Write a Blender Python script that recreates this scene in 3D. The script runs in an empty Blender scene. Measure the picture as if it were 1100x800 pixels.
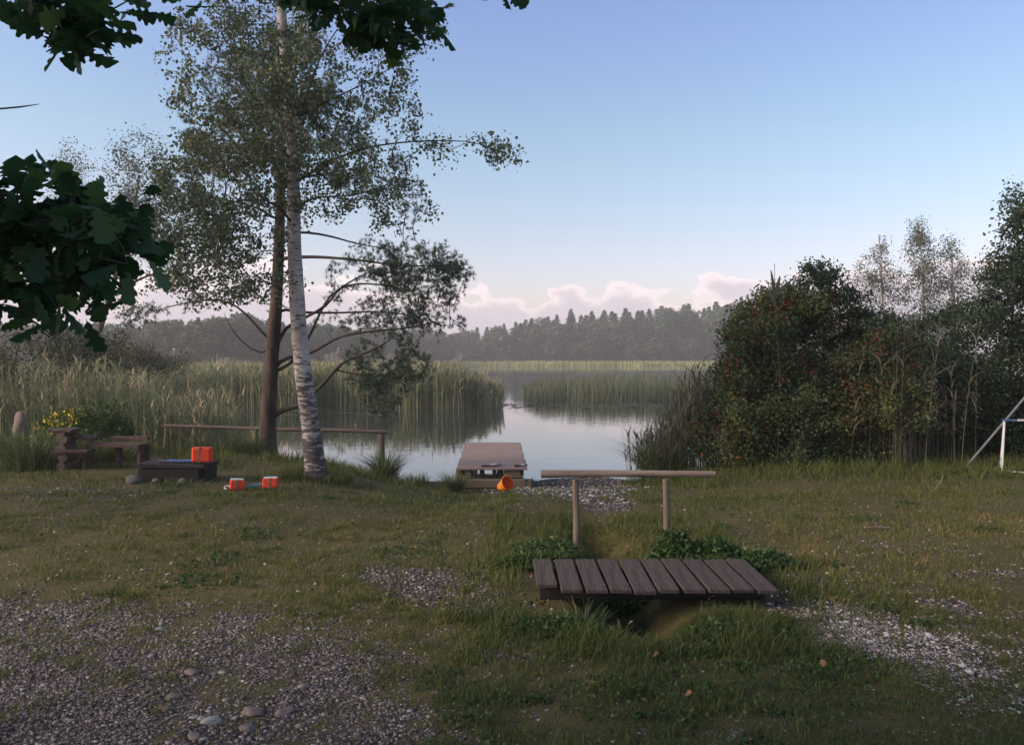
import bpy, bmesh, math, random
import numpy as np
from mathutils import Vector, Matrix, noise as mnoise
random.seed(7)
rng = np.random.default_rng(11)
S = bpy.context.scene
COL = S.collection
pi = math.pi

# ------------------------------------------------------------------ camera
F = 850.0
CAMH = 1.6
PITCH = math.atan(15/850)          # looking slightly down, horizon at row 385 of 800
cam_d = bpy.data.cameras.new('camera'); cam = bpy.data.objects.new('camera', cam_d); COL.objects.link(cam)
cam.location = (0, 0, CAMH); cam.rotation_euler = (pi/2 - PITCH, 0, 0)
cam_d.sensor_width = 36; cam_d.lens = 36*F/1100; cam_d.clip_start = 0.05; cam_d.clip_end = 3000
S.camera = cam

def at(px, py, Y):
    """real point at distance Y ahead whose direction is that of photo pixel (px,py)"""
    dx, dy, dz = (px-550)/F, (400-py)/F, 1.0
    fy = dz*math.cos(PITCH) + dy*math.sin(PITCH)
    fz = dy*math.cos(PITCH) - dz*math.sin(PITCH)
    k = Y/fy
    return np.array([dx*k, Y, CAMH + fz*k])
def to_px(x, y, z):
    h = z-CAMH
    d = y*math.cos(PITCH) - h*math.sin(PITCH)
    u = h*math.cos(PITCH) + y*math.sin(PITCH)
    d = np.maximum(d, 0.05)
    return 550+F*x/d, 400-F*u/d

# ------------------------------------------------------------------ terrain
WATER = -0.8
def sstep(a, b, x):
    t = np.clip((x-a)/(b-a), 0, 1); return t*t*(3-2*t)
def wob(x, y, s=1.0, k=0.0):
    return (np.sin(x*1.7*s+k)+np.sin(y*2.1*s+1.3*k+1)+np.sin((x+y)*0.9*s+2+k)+np.sin((x*1.3-y*.7)*1.9*s+k*.7))*0.25
def shore(x):
    s = 15.6 + 0.35*np.sin(x*1.3) + 0.15*np.sin(x*3.7+1)
    s = s + 60*sstep(5.0, 40, x) + 4*sstep(3.0, 6, x)
    s = s + 2.0*sstep(-6, -9, x) + 60*sstep(-16, -40, x)
    return s
def farshore(x):
    return 258 + 6*np.sin(x*0.02) - 115*sstep(-18, -62, x)
def height(x, y):
    x = np.asarray(x, float); y = np.asarray(y, float)
    s = shore(x) - y
    L = np.interp(x, [-6, -4.5, -2.5, -0.8, 1.6, 2.8, 4.0], [2.0, 2.3, 4.6, 7.6, 7.6, 4.0, 3.0])
    lin = np.interp(x, [-4.5, -2.5, -0.8, 1.6, 2.8, 4.0], [0.0, .35, 1, 1, .4, .1])
    fl = .05*np.clip(s/1.5, 0, 1)+.95*np.clip((s-1.5)/5.4, 0, 1); fl = fl-.06*np.exp(-((fl-1)/.12)**2)
    t = np.clip(s/L, -2, 1)
    conv = 1-(1-np.clip(t, 0, 1))**2
    z = np.where(t >= 0, WATER + 0.8*(conv*(1-lin)+lin*fl), WATER + t*0.5*L/3)
    fs = y - farshore(x)
    zf = WATER + np.clip(fs*0.08, -1.2, 0.35) + 5.0*sstep(8, 120, fs)
    z = np.where(y > 100, np.where(fs > -30, zf, -2.0), z)
    # ditch below the footbridge, running towards the lake
    dx = (x - (0.80 + 0.05*np.sin(y*1.3)))
    z = z - 0.34*np.exp(-(dx/0.26)**2)*sstep(4.55, 4.98, y)*(1-sstep(6.6, 9.0, y))
    near = (y < 30)
    z = z + np.where(near, (0.018*wob(x, y, 1.0)+0.010*wob(x, y, 3.1, 2)+0.004*wob(x, y, 9.0, 4)), 0)
    return z
def H(x, y): return float(height(x, y))

def blob(px, py, cx, cy, rx, ry, rot=0):
    c, s_ = math.cos(rot), math.sin(rot)
    u = ((px-cx)*c+(py-cy)*s_)/rx; v = (-(px-cx)*s_+(py-cy)*c)/ry
    return np.exp(-(u*u+v*v)**1.5*0.7)
def gravel_mask(x, y):
    """bare stony ground: the car park left, the white chippings right, the worn spots and the beach"""
    p, q = to_px(x, y, 0*x)
    g = blob(p, q, 30, 780, 440, 135)
    g = np.maximum(g, blob(p, q, 50, 668, 200, 40, 0.02)*.95)
    g = np.maximum(g, blob(p, q, 300, 720, 190, 80)*.85)
    g = np.maximum(g, blob(p, q, 470, 622, 105, 27, .12)*.95)
    g = np.maximum(g, blob(p, q, 975, 688, 185, 40, 0.38)*.93); g = np.maximum(g, blob(p, q, 985, 670, 190, 55, 0.3)*.62)
    g = np.maximum(g, blob(p, q, 1110, 750, 90, 40, 0.3)*.8)
    g = np.maximum(g, blob(p, q, 890, 640, 60, 22, .6)*.75)
    g = np.maximum(g, blob(p, q, 1060, 615, 70, 6)*.8)
    g = np.maximum(g, blob(p, q, 70, 530, 120, 9)*.75)
    g = np.maximum(g, blob(p, q, 240, 560, 90, 7)*.5)
    g = np.maximum(g, blob(p, q, 950, 585, 120, 12)*.5)
    g = np.maximum(g, blob(p, q, 770, 790, 60, 25)*.65)
    g = np.maximum(g, blob(p, q, 430, 790, 130, 60)*.75)
    g = np.maximum(g, blob(p, q, 480, 690, 120, 40)*.5)
    g = np.where(y < 1.5, 0.6, g)
    g = np.where(y > 9.4, g*(1-sstep(9.4, 11, y)*.0)*(q > 520), g); g = np.where(y > 12.5, 0*g, g)
    # beach
    s = shore(x)-y
    half = np.interp(s, [0, .8, 3, 6.4, 7.8], [1.8, 1.7, 1.35, .55, .25])
    b = np.exp(-np.abs((x-0.78-0.04*s)/half)**4) * (1-sstep(7.0, 8.2, s))
    g = np.maximum(g, b)
    n = wob(x, y, 4.0, 1)*.5+wob(x, y, 9.7, 5)*.35+wob(x, y, 21.0, 3)*.25
    n2 = wob(x, y, 43.0, 2)*.5+wob(x, y, 13.0, 6)*.5
    g = np.clip((g + (n*0.55+n2*.4)*(g > 0.03) - 0.42)*1.5, 0, 1)
    return g

# ------------------------------------------------------------------ mesh helpers
def np_mesh(name, V, F_list, attrs=None, smooth=False):
    """F_list: list of (n,k) int arrays; attrs: dict name -> per-face array (concatenated order)"""
    me = bpy.data.meshes.new(name)
    V = np.asarray(V, np.float32); me.vertices.add(len(V)); me.vertices.foreach_set('co', V.ravel())
    F_list = [np.asarray(f, np.int32) for f in F_list if len(f)]
    loops = np.concatenate([f.ravel() for f in F_list])
    tot = np.concatenate([np.full(len(f), f.shape[1], np.int32) for f in F_list])
    start = np.concatenate([[0], np.cumsum(tot)[:-1]]).astype(np.int32)
    me.loops.add(len(loops)); me.loops.foreach_set('vertex_index', loops)
    me.polygons.add(len(tot)); me.polygons.foreach_set('loop_start', start); me.polygons.foreach_set('loop_total', tot)
    if smooth: me.polygons.foreach_set('use_smooth', np.ones(len(tot), bool))
    if attrs:
        for k, a in attrs.items():
            at_ = me.attributes.new(k, 'FLOAT', 'FACE'); at_.data.foreach_set('value', np.asarray(a, np.float32))
    me.update(); me.validate()
    return me
def link(name, me, m=None, parent=None, loc=None):
    o = bpy.data.objects.new(name, me); COL.objects.link(o)
    if m is not None and me is not None:
        for mm in (m if isinstance(m, (list, tuple)) else [m]): me.materials.append(mm)
    if parent is not None: o.parent = parent
    if loc is not None: o.location = loc
    return o
def tag(o, label, cat, group=None, kind=None):
    if label: o['label'] = label
    if cat: o['category'] = cat
    if group: o['group'] = group
    if kind: o['kind'] = kind
    return o
def thing(name, label, cat, loc=(0, 0, 0), group=None, rz=0):
    o = bpy.data.objects.new(name, None); COL.objects.link(o)
    o.location = loc; o.rotation_euler = (0, 0, rz); o.empty_display_size = .2
    return tag(o, label, cat, group)
def copy_tree(o, parent=None):
    c = o.copy(); COL.objects.link(c)
    if parent is not None: c.parent = parent
    for ch in [x for x in bpy.data.objects if x.parent == o]: copy_tree(ch, c)
    return c

class MB:
    """collects simple shapes into one mesh"""
    def __init__(self): self.V = []; self.F = {}; self.n = 0
    def add(self, V, Fs):
        V = np.asarray(V, float); self.V.append(V)
        for f in Fs: self.F.setdefault(len(f), []).append([i+self.n for i in f])
        self.n += len(V)
    def box(self, c, s, rot=(0, 0, 0), jitter=0.0):
        M = Matrix.Rotation(rot[2], 3, 'Z') @ Matrix.Rotation(rot[1], 3, 'Y') @ Matrix.Rotation(rot[0], 3, 'X')
        b = min(s)*0.12
        pts = []
        hx, hy, hz = [v/2 for v in s]
        # chamfered box: 24 verts
        idx = {}
        for sx in (-1, 1):
            for sy in (-1, 1):
                for sz in (-1, 1):
                    for ax in range(3):
                        p = [sx*(hx-b), sy*(hy-b), sz*(hz-b)]
                        p[ax] = (sx*hx, sy*hy, sz*hz)[ax]
                        idx[(sx, sy, sz, ax)] = len(pts)
                        v = M @ Vector(p); pts.append([v.x+c[0]+random.uniform(-jitter, jitter), v.y+c[1]+random.uniform(-jitter, jitter), v.z+c[2]+random.uniform(-jitter, jitter)])
        Fs = []
        def g(*k): return idx[k]
        for ax in range(3):
            a, b2 = [(1, 2), (2, 0), (0, 1)][ax]
            for s_ in (-1, 1):
                q = []
                for (u, v) in ((-1, -1), (1, -1), (1, 1), (-1, 1)):
                    k = [0, 0, 0]; k[ax] = s_; k[a] = u; k[b2] = v; q.append(g(*k, ax))
                Fs.append(q if s_ > 0 else q[::-1])
        for ax in range(3):
            a, b2 = [(1, 2), (2, 0), (0, 1)][ax]
            for u in (-1, 1):
                for v in (-1, 1):
                    k1 = [0, 0, 0]; k1[a] = u; k1[b2] = v
                    k1[ax] = -1; k2 = list(k1); k2[ax] = 1
                    q = [g(*k1, a), g(*k2, a), g(*k2, b2), g(*k1, b2)]
                    Fs.append(q if u*v < 0 else q[::-1])
        for sx in (-1, 1):
            for sy in (-1, 1):
                for sz in (-1, 1):
                    q = [g(sx, sy, sz, 0), g(sx, sy, sz, 1), g(sx, sy, sz, 2)]
                    Fs.append(q if sx*sy*sz > 0 else q[::-1])
        self.add(pts, Fs)
    def tube(self, P, R, n=8, cap=True, wobble=0.0, flat=1.0):
        P = np.asarray(P, float); R = np.broadcast_to(np.asarray(R, float), (len(P),))
        V = tube_pts(P, R, n, wobble, flat); Fs = []
        for i in range(len(P)-1):
            for k in range(n):
                a = i*n+k; b = i*n+(k+1) % n
                Fs.append([a, b, b+n, a+n])
        if cap:
            Fs.append(list(range(n))[::-1]); Fs.append([(len(P)-1)*n+k for k in range(n)])
        self.add(V, Fs)
    def rock(self, c, s, seed=0, sub=2, rough=.18):
        bm = bmesh.new(); bmesh.ops.create_icosphere(bm, subdivisions=sub, radius=1)
        for v in bm.verts:
            n = mnoise.noise(v.co*1.3+Vector((seed*3.1, seed, 0)))
            v.co *= 1+rough*n*1.8
            v.co.z = max(v.co.z, -0.6)
        self.add([[c[0]+v.co.x*s[0], c[1]+v.co.y*s[1], c[2]+v.co.z*s[2]] for v in bm.verts], [[v.index for v in f.verts] for f in bm.faces])
        bm.free()
    def build(self, name, m=None, parent=None, smooth=False, origin=None):
        V = np.concatenate(self.V)
        if origin is not None: V = V-np.asarray(origin)
        Fl = [np.array(f) for k, f in sorted(self.F.items())] if all(k <= 4 for k in self.F) else None
        me = bpy.data.meshes.new(name)
        me.from_pydata(V.tolist(), [], [f for k in self.F for f in self.F[k]]); me.update()
        if smooth: me.polygons.foreach_set('use_smooth', np.ones(len(me.polygons), bool))
        return link(name, me, m, parent, origin if origin is not None else None)

def tube_pts(P, R, n, wobble=0.0, flat=1.0):
    T = np.gradient(P, axis=0); T /= np.linalg.norm(T, axis=1)[:, None]+1e-9
    ref = np.array([0, 0, 1.0]) if abs(T[0][2]) < .9 else np.array([1.0, 0, 0])
    V = []
    for i in range(len(P)):
        u = ref - T[i]*np.dot(ref, T[i]); u /= np.linalg.norm(u)+1e-9; ref = u
        v = np.cross(T[i], u)
        for k in range(n):
            a = 2*pi*k/n
            r = R[i]*(1+(wobble*random.uniform(-1, 1) if wobble else 0))
            V.append(P[i]+u*math.cos(a)*r*flat+v*math.sin(a)*r)
    return np.array(V)
def smooth_path(P, step=0.25):
    P = np.asarray(P, float); out = []
    Q = np.vstack([2*P[0]-P[1], P, 2*P[-1]-P[-2]])
    for i in range(1, len(Q)-2):
        d = np.linalg.norm(Q[i+1]-Q[i]); n = max(1, int(d/step))
        for k in range(n):
            t = k/n
            out.append(.5*((2*Q[i])+(-Q[i-1]+Q[i+1])*t+(2*Q[i-1]-5*Q[i]+4*Q[i+1]-Q[i+2])*t*t+(-Q[i-1]+3*Q[i]-3*Q[i+1]+Q[i+2])*t**3))
    out.append(P[-1]); return np.array(out)

# ------------------------------------------------------------------ materials
def mat(name):
    m = bpy.data.materials.new(name); m.use_nodes = True
    nt = m.node_tree; b = nt.nodes['Principled BSDF']; return m, nt, b
def N(nt, typ, **kw):
    n = nt.nodes.new(typ)
    for k, v in kw.items():
        if k in ('inputs',):
            for kk, vv in v.items(): n.inputs[kk].default_value = vv
        else: setattr(n, k, v)
    return n
def ramp(nt, stops, interp='LINEAR'):
    n = nt.nodes.new('ShaderNodeValToRGB'); cr = n.color_ramp; cr.interpolation = interp
    while len(cr.elements) < len(stops): cr.elements.new(0.5)
    for e, (p, c) in zip(cr.elements, stops): e.position = p; e.color = (*c, 1) if len(c) == 3 else c
    return n
def noisy(name, stops, scale=8, rough=.85, bump=.3, dist=.02, stretch=(1, 1, 1), detail=6, coord='Object', spec=.3):
    m, nt, b = mat(name)
    tc = N(nt, 'ShaderNodeTexCoord'); mp = N(nt, 'ShaderNodeMapping'); mp.inputs['Scale'].default_value = stretch
    nz = N(nt, 'ShaderNodeTexNoise'); nz.inputs['Scale'].default_value = scale; nz.inputs['Detail'].default_value = detail; nz.inputs['Roughness'].default_value = .65
    r = ramp(nt, stops)
    nt.links.new(tc.outputs[coord], mp.inputs[0]); nt.links.new(mp.outputs[0], nz.inputs['Vector'])
    nt.links.new(nz.outputs[0], r.inputs[0]); nt.links.new(r.outputs[0], b.inputs['Base Color'])
    b.inputs['Roughness'].default_value = rough; b.inputs['Specular IOR Level'].default_value = spec
    if bump:
        bp = N(nt, 'ShaderNodeBump'); bp.inputs['Strength'].default_value = bump; bp.inputs['Distance'].default_value = dist
        nt.links.new(nz.outputs[0], bp.inputs['Height']); nt.links.new(bp.outputs[0], b.inputs['Normal'])
    return m
def leafmat(name, stops, transl=.3, rough=.6, spec=.25):
    """leaf colour runs along the per-leaf attribute 'rnd'"""
    m, nt, b = mat(name)
    a = N(nt, 'ShaderNodeAttribute', attribute_name='rnd'); r = ramp(nt, stops)
    nt.links.new(a.outputs['Fac'], r.inputs[0]); nt.links.new(r.outputs[0], b.inputs['Base Color'])
    b.inputs['Roughness'].default_value = rough; b.inputs['Specular IOR Level'].default_value = spec
    if transl:
        t = N(nt, 'ShaderNodeBsdfTranslucent'); nt.links.new(r.outputs[0], t.inputs[0])
        mx = N(nt, 'ShaderNodeMixShader'); mx.inputs[0].default_value = transl
        nt.links.new(b.outputs[0], mx.inputs[1]); nt.links.new(t.outputs[0], mx.inputs[2])
        nt.links.new(mx.outputs[0], nt.nodes['Material Output'].inputs[0])
    return m

M = {}
M['birch_leaf'] = leafmat('birch_leaf', [(0, (0.072, 0.103, 0.066)), (.6, (0.118, 0.150, 0.086)), (.88, (0.205, 0.205, 0.095)), (1, (0.317, 0.237, 0.095))])
M['pale_leaf'] = leafmat('pale_leaf', [(0, (0.074, 0.095, 0.066)), (.7, (0.126, 0.137, 0.102)), (1, (0.179, 0.158, 0.108))])
M['oak_leaf'] = leafmat('oak_leaf', [(0, (0.021, 0.057, 0.026)), (.7, (0.038, 0.095, 0.035)), (1, (0.075, 0.141, 0.040))], transl=.42, rough=.5)
M['pine_leaf'] = leafmat('pine_leaf', [(0, (0.035, 0.060, 0.040)), (.7, (0.062, 0.094, 0.056)), (1, (0.112, 0.125, 0.075))], transl=.1)
M['dark_leaf'] = leafmat('dark_leaf', [(0, (0.018, 0.033, 0.016)), (.7, (0.033, 0.055, 0.025)), (1, (0.067, 0.087, 0.036))], transl=.15)
M['shrub_leaf'] = leafmat('shrub_leaf', [(0, (0.028, 0.049, 0.020)), (.5, (0.057, 0.089, 0.031)), (.8, (0.114, 0.132, 0.043)), (.9, (0.212, 0.125, 0.034)), (1, (0.306, 0.097, 0.034))], transl=.2)
M['yellow_leaf'] = leafmat('yellow_leaf', [(0, (0.046, 0.076, 0.029)), (.6, (0.093, 0.126, 0.043)), (.85, (0.186, 0.176, 0.050)), (1, (0.232, 0.113, 0.043))], transl=.2)
M['red_leaf'] = leafmat('red_leaf', [(0, (0.112, 0.024, 0.016)), (.6, (0.186, 0.042, 0.027)), (1, (0.242, 0.084, 0.041))], transl=.2)
M['reed_dull'] = leafmat('reed_dull', [(0, (.06, .07, .04)), (.6, (.12, .11, .07)), (1, (.22, .18, .12))], transl=.2)
M['bush_leaf'] = leafmat('bush_leaf', [(0, (0.042, 0.054, 0.034)), (.7, (0.084, 0.090, 0.048)), (1, (0.144, 0.108, 0.072))], transl=.2)
M['nettle'] = leafmat('nettle', [(0, (0.026, 0.057, 0.015)), (.7, (0.048, 0.098, 0.022)), (1, (0.096, 0.138, 0.040))], transl=.25)
M['grass'] = leafmat('grass', [(0, (0.064, 0.083, 0.021)), (.45, (0.100, 0.126, 0.032)), (.75, (0.166, 0.156, 0.046)), (.9, (0.250, 0.193, 0.069)), (1, (0.332, 0.208, 0.092))], transl=.25)
M['sedge'] = leafmat('sedge', [(0, (0.039, 0.069, 0.022)), (.6, (0.078, 0.112, 0.039)), (1, (0.195, 0.200, 0.088))], transl=.2)
M['reed'] = leafmat('reed', [(0, (0.096, 0.142, 0.075)), (.5, (0.177, 0.218, 0.110)), (.8, (0.306, 0.285, 0.159)), (1, (0.434, 0.319, 0.201))], transl=.3)
M['reed_brown'] = leafmat('reed_brown', [(0, (0.146, 0.171, 0.091)), (.5, (0.272, 0.262, 0.144)), (1, (0.462, 0.367, 0.237))], transl=.2)
M['rush'] = leafmat('rush', [(0, (0.080, 0.107, 0.065)), (.6, (0.123, 0.144, 0.086)), (1, (0.187, 0.176, 0.114))], transl=.2)
M['far_reed'] = leafmat('far_reed', [(0, (0.178, 0.216, 0.061)), (.6, (0.337, 0.341, 0.109)), (1, (0.479, 0.449, 0.158))], transl=.2)
M['spruce'] = leafmat('spruce', [(0, (0.018, 0.031, 0.020)), (.7, (0.033, 0.053, 0.033)), (1, (0.055, 0.072, 0.044))], transl=0)
M['broadleaf'] = leafmat('broadleaf', [(0, (.028, .045, .022)), (.7, (.05, .072, .035)), (1, (.085, .10, .05))], transl=0)
M['flower'] = leafmat('flower', [(0, (.45, .30, .02)), (1, (.75, .58, .04))], transl=.1)
M['bark_dark'] = noisy('bark_dark', [(.3, (.035, .026, .022)), (.6, (.095, .068, .058)), (.8, (.16, .12, .10))], 9, .95, .9, .03, (1, 1, .22))
M['bark_grey'] = noisy('bark_grey', [(.3, (.05, .045, .04)), (.7, (.13, .115, .10))], 12, .95, .6, .02, (1, 1, .3))
M['bark_twig'] = noisy('bark_twig', [(.3, (.03, .024, .022)), (.7, (.075, .06, .052))], 12, .95, 0)
M['bark_pine'] = noisy('bark_pine', [(.3, (0.027, 0.019, 0.017)), (.55, (0.075, 0.053, 0.044)), (.8, (0.129, 0.090, 0.076))], 7, .95, 1.0, .04, (1, 1, .3))
def birch_bark():
    m, nt, b = mat('bark_birch')
    tc = N(nt, 'ShaderNodeTexCoord')
    mp = N(nt, 'ShaderNodeMapping'); mp.inputs['Scale'].default_value = (1, 1, 4.5)
    n1 = N(nt, 'ShaderNodeTexNoise', inputs={'Scale': 5, 'Detail': 8, 'Roughness': .7})
    mp2 = N(nt, 'ShaderNodeMapping'); mp2.inputs['Scale'].default_value = (1, 1, 10)
    n2 = N(nt, 'ShaderNodeTexNoise', inputs={'Scale': 7, 'Detail': 3, 'Roughness': .5})
    n3 = N(nt, 'ShaderNodeTexNoise', inputs={'Scale': 1.3, 'Detail': 4})
    r1 = ramp(nt, [(.0, (0, 0, 0)), (.37, (0, 0, 0)), (.45, (1, 1, 1)), (1, (1, 1, 1))])
    r2 = ramp(nt, [(.0, (.2, .2, .2)), (.34, (.3, .3, .3)), (.42, (1, 1, 1)), (1, (1, 1, 1))])
    base = ramp(nt, [(.3, (.26, .21, .19)), (.55, (.44, .39, .36)), (.8, (.56, .52, .49))])
    L = nt.links.new
    L(tc.outputs['Object'], mp.inputs[0]); L(tc.outputs['Object'], mp2.inputs[0]); L(mp.outputs[0], n1.inputs['Vector']); L(mp2.outputs[0], n2.inputs['Vector'])
    L(tc.outputs['Object'], n3.inputs['Vector']); L(n1.outputs[0], r1.inputs[0]); L(n2.outputs[0], r2.inputs[0]); L(n3.outputs[0], base.inputs[0])
    # darker rough bark near the foot: the mask is wear with the shape of real birch bark
    sp = N(nt, 'ShaderNodeSeparateXYZ'); L(tc.outputs['Object'], sp.inputs[0])
    foot = N(nt, 'ShaderNodeMapRange', inputs={'From Min': 2.2, 'From Max': 0.1, 'To Min': 0.0, 'To Max': 0.17}); L(sp.outputs['Z'], foot.inputs[0])
    sub = N(nt, 'ShaderNodeMath', operation='SUBTRACT'); L(n1.outputs[0], sub.inputs[0]); L(foot.outputs[0], sub.inputs[1]); L(sub.outputs[0], r1.inputs[0])
    mu = N(nt, 'ShaderNodeMix', data_type='RGBA', blend_type='MULTIPLY'); mu.inputs[0].default_value = 1
    L(base.outputs[0], mu.inputs[6]); L(r2.outputs[0], mu.inputs[7])
    mx = N(nt, 'ShaderNodeMix', data_type='RGBA'); mx.inputs[6].default_value = (.055, .045, .042, 1)
    L(r1.outputs[0], mx.inputs[0]); L(mu.outputs[2], mx.inputs[7]); L(mx.outputs[2], b.inputs['Base Color'])
    bp = N(nt, 'ShaderNodeBump', inputs={'Strength': .6, 'Distance': .02}); L(sub.outputs[0], bp.inputs['Height']); L(bp.outputs[0], b.inputs['Normal'])
    b.inputs['Roughness'].default_value = .8
    return m
M['bark_birch'] = birch_bark()
M['plank'] = noisy('plank', [(.25, (0.028, 0.021, 0.018)), (.5, (0.065, 0.048, 0.041)), (.75, (0.115, 0.086, 0.076))], 9, .85, .8, .012, (7, .35, 3), coord='Object')
M['deck'] = noisy('deck', [(.25, (0.162, 0.117, 0.101)), (.5, (0.237, 0.176, 0.154)), (.75, (0.314, 0.243, 0.216))], 5, .8, .3, .01, (.25, 3, 1))
M['log_pale'] = noisy('log_pale', [(.25, (0.102, 0.076, 0.064)), (.5, (0.204, 0.153, 0.123)), (.8, (0.289, 0.230, 0.187))], 14, .85, .5, .01, (.15, 1, 1))
M['post_pale'] = noisy('post_pale', [(.25, (0.076, 0.060, 0.047)), (.5, (0.145, 0.111, 0.085)), (.8, (0.212, 0.170, 0.136))], 14, .85, .5, .01, (1, 1, .15))
M['log_brown'] = noisy('log_brown', [(.25, (.07, .05, .042)), (.5, (.13, .095, .08)), (.8, (.19, .15, .13))], 14, .85, .5, .01, (.15, 1, 1))
M['wood_old'] = noisy('wood_old', [(.25, (0.040, 0.024, 0.019)), (.5, (0.081, 0.050, 0.038)), (.8, (0.137, 0.093, 0.073))], 9, .9, .6, .01, (.3, 1, 1))
M['wood_dark'] = noisy('wood_dark', [(.25, (0.013, 0.011, 0.011)), (.6, (0.032, 0.026, 0.024))], 9, .9, .5, .01)
M['timber'] = noisy('timber', [(.25, (.11, .085, .06)), (.6, (.2, .16, .115))], 6, .9, .4, .01, (.3, 1, 1))
M['stone_pale'] = noisy('stone_pale', [(.25, (0.192, 0.184, 0.180)), (.7, (0.336, 0.320, 0.312))], 6, .85, .3, .01)
M['stone_grey'] = noisy('stone_grey', [(.25, (0.090, 0.075, 0.073)), (.7, (0.180, 0.150, 0.142))], 6, .85, .3, .01)
M['stone_pink'] = noisy('stone_pink', [(.25, (0.124, 0.090, 0.081)), (.7, (0.205, 0.161, 0.149))], 6, .85, .3, .01)
M['stone_dark'] = noisy('stone_dark', [(.25, (.05, .05, .05)), (.7, (.11, .1, .1))], 6, .9, .5, .01)
M['orange'] = noisy('orange', [(.3, (.40, .05, .03)), (.42, (.68, .055, .02)), (.8, (.82, .085, .03))], 9, .6, .5, .01)
M['bucket'] = noisy('bucket', [(.2, (.72, .19, .02)), (.8, (.88, .28, .04))], 12, .4, 0)
M['bucket_in'] = noisy('bucket_in', [(.2, (.75, .10, .02)), (.8, (.85, .13, .03))], 3, .4, 0)
M['blue'] = noisy('blue', [(.2, (.05, .09, .22)), (.8, (.12, .19, .36))], 12, .7, .1, .01)
M['teal'] = noisy('teal', [(.2, (.07, .16, .17)), (.8, (.16, .26, .28))], 12, .7, .1, .01)
M['cord_white'] = noisy('cord_white', [(.2, (.5, .5, .5)), (.8, (.7, .7, .7))], 12, .6, 0)
M['white_paint'] = noisy('white_paint', [(.2, (.55, .55, .56)), (.8, (.75, .75, .76))], 6, .5, 0)
M['steel'] = noisy('steel', [(.2, (.13, .14, .15)), (.8, (.22, .23, .24))], 6, .5, 0)
M['dead_leaf'] = noisy('dead_leaf', [(.3, (.16, .07, .03)), (.7, (.30, .17, .08))], 20, .8, 0)
M['rubber'] = noisy('rubber', [(.2, (.015, .015, .018)), (.8, (.04, .035, .035))], 10, .7, 0)

# gravel: colour by the per-stone attribute
m, nt, b = mat('gravel')
a = N(nt, 'ShaderNodeAttribute', attribute_name='rnd')
r = ramp(nt, [(0, (.06, .045, .042)), (.35, (.125, .098, .09)), (.7, (.21, .17, .155)), (.9, (.32, .27, .25)), (1, (.50, .46, .43))])
nt.links.new(a.outputs['Fac'], r.inputs[0]); nt.links.new(r.outputs[0], b.inputs['Base Color']); b.inputs['Roughness'].default_value = .85
M['gravel'] = m

def ground_mat():
    m, nt, b = mat('ground'); L = nt.links.new
    tc = N(nt, 'ShaderNodeTexCoord'); P = tc.outputs['Object']
    ga = N(nt, 'ShaderNodeAttribute', attribute_name='gravel')
    n1 = N(nt, 'ShaderNodeTexNoise', inputs={'Scale': 9, 'Detail': 8, 'Roughness': .7}); L(P, n1.inputs['Vector'])
    n2 = N(nt, 'ShaderNodeTexNoise', inputs={'Scale': 1.1, 'Detail': 5, 'Roughness': .6}); L(P, n2.inputs['Vector'])
    n3 = N(nt, 'ShaderNodeTexNoise', inputs={'Scale': 60, 'Detail': 4, 'Roughness': .7}); L(P, n3.inputs['Vector'])
    vo = N(nt, 'ShaderNodeTexVoronoi', inputs={'Scale': 45.0, 'Randomness': 1.0}); L(P, vo.inputs['Vector'])
    # stony colour
    vr = N(nt, 'ShaderNodeSeparateColor'); L(vo.outputs['Color'], vr.inputs[0])
    sc = ramp(nt, [(0, (.06, .046, .042)), (.5, (.12, .094, .086)), (.85, (.19, .155, .142)), (1, (.27, .235, .22))]); L(vr.outputs[0], sc.inputs[0])
    dk = ramp(nt, [(0, (1, 1, 1)), (.35, (.9, .9, .9)), (.6, (.35, .33, .32))]); L(vo.outputs['Distance'], dk.inputs[0])
    st = N(nt, 'ShaderNodeMix', data_type='RGBA', blend_type='MULTIPLY'); st.inputs[0].default_value = 1; L(sc.outputs[0], st.inputs[6]); L(dk.outputs[0], st.inputs[7])
    # soil / turf colour
    so = ramp(nt, [(.25, (.045, .046, .018)), (.45, (.085, .075, .030)), (.62, (.13, .09, .045)), (.8, (.17, .11, .07))]); L(n1.outputs[0], so.inputs[0])
    tu = ramp(nt, [(.3, (.06, .07, .024)), (.7, (.13, .095, .045))]); L(n2.outputs[0], tu.inputs[0])
    mt = N(nt, 'ShaderNodeMix', data_type='RGBA'); mt.inputs[0].default_value = .4; L(so.outputs[0], mt.inputs[6]); L(tu.outputs[0], mt.inputs[7])
    fa = N(nt, 'ShaderNodeMath', operation='ADD'); L(ga.outputs['Fac'], fa.inputs[0])
    nn = N(nt, 'ShaderNodeMapRange', inputs={'From Min': .3, 'From Max': .7, 'To Min': -.35, 'To Max': .35}); L(n1.outputs[0], nn.inputs[0]); L(nn.outputs[0], fa.inputs[1])
    cr = ramp(nt, [(.3, (0, 0, 0)), (.65, (1, 1, 1))]); L(fa.outputs[0], cr.inputs[0])
    mx = N(nt, 'ShaderNodeMix', data_type='RGBA'); L(cr.outputs[0], mx.inputs[0]); L(mt.outputs[2], mx.inputs[6]); L(st.outputs[2], mx.inputs[7])
    L(mx.outputs[2], b.inputs['Base Color']); b.inputs['Roughness'].default_value = .95; b.inputs['Specular IOR Level'].default_value = .15
    hs = N(nt, 'ShaderNodeMath', operation='ADD'); L(n3.outputs[0], hs.inputs[0]); L(n1.outputs[0], hs.inputs[1])
    bp = N(nt, 'ShaderNodeBump', inputs={'Strength': .7, 'Distance': .02}); L(hs.outputs[0], bp.inputs['Height']); L(bp.outputs[0], b.inputs['Normal'])
    return m
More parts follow.
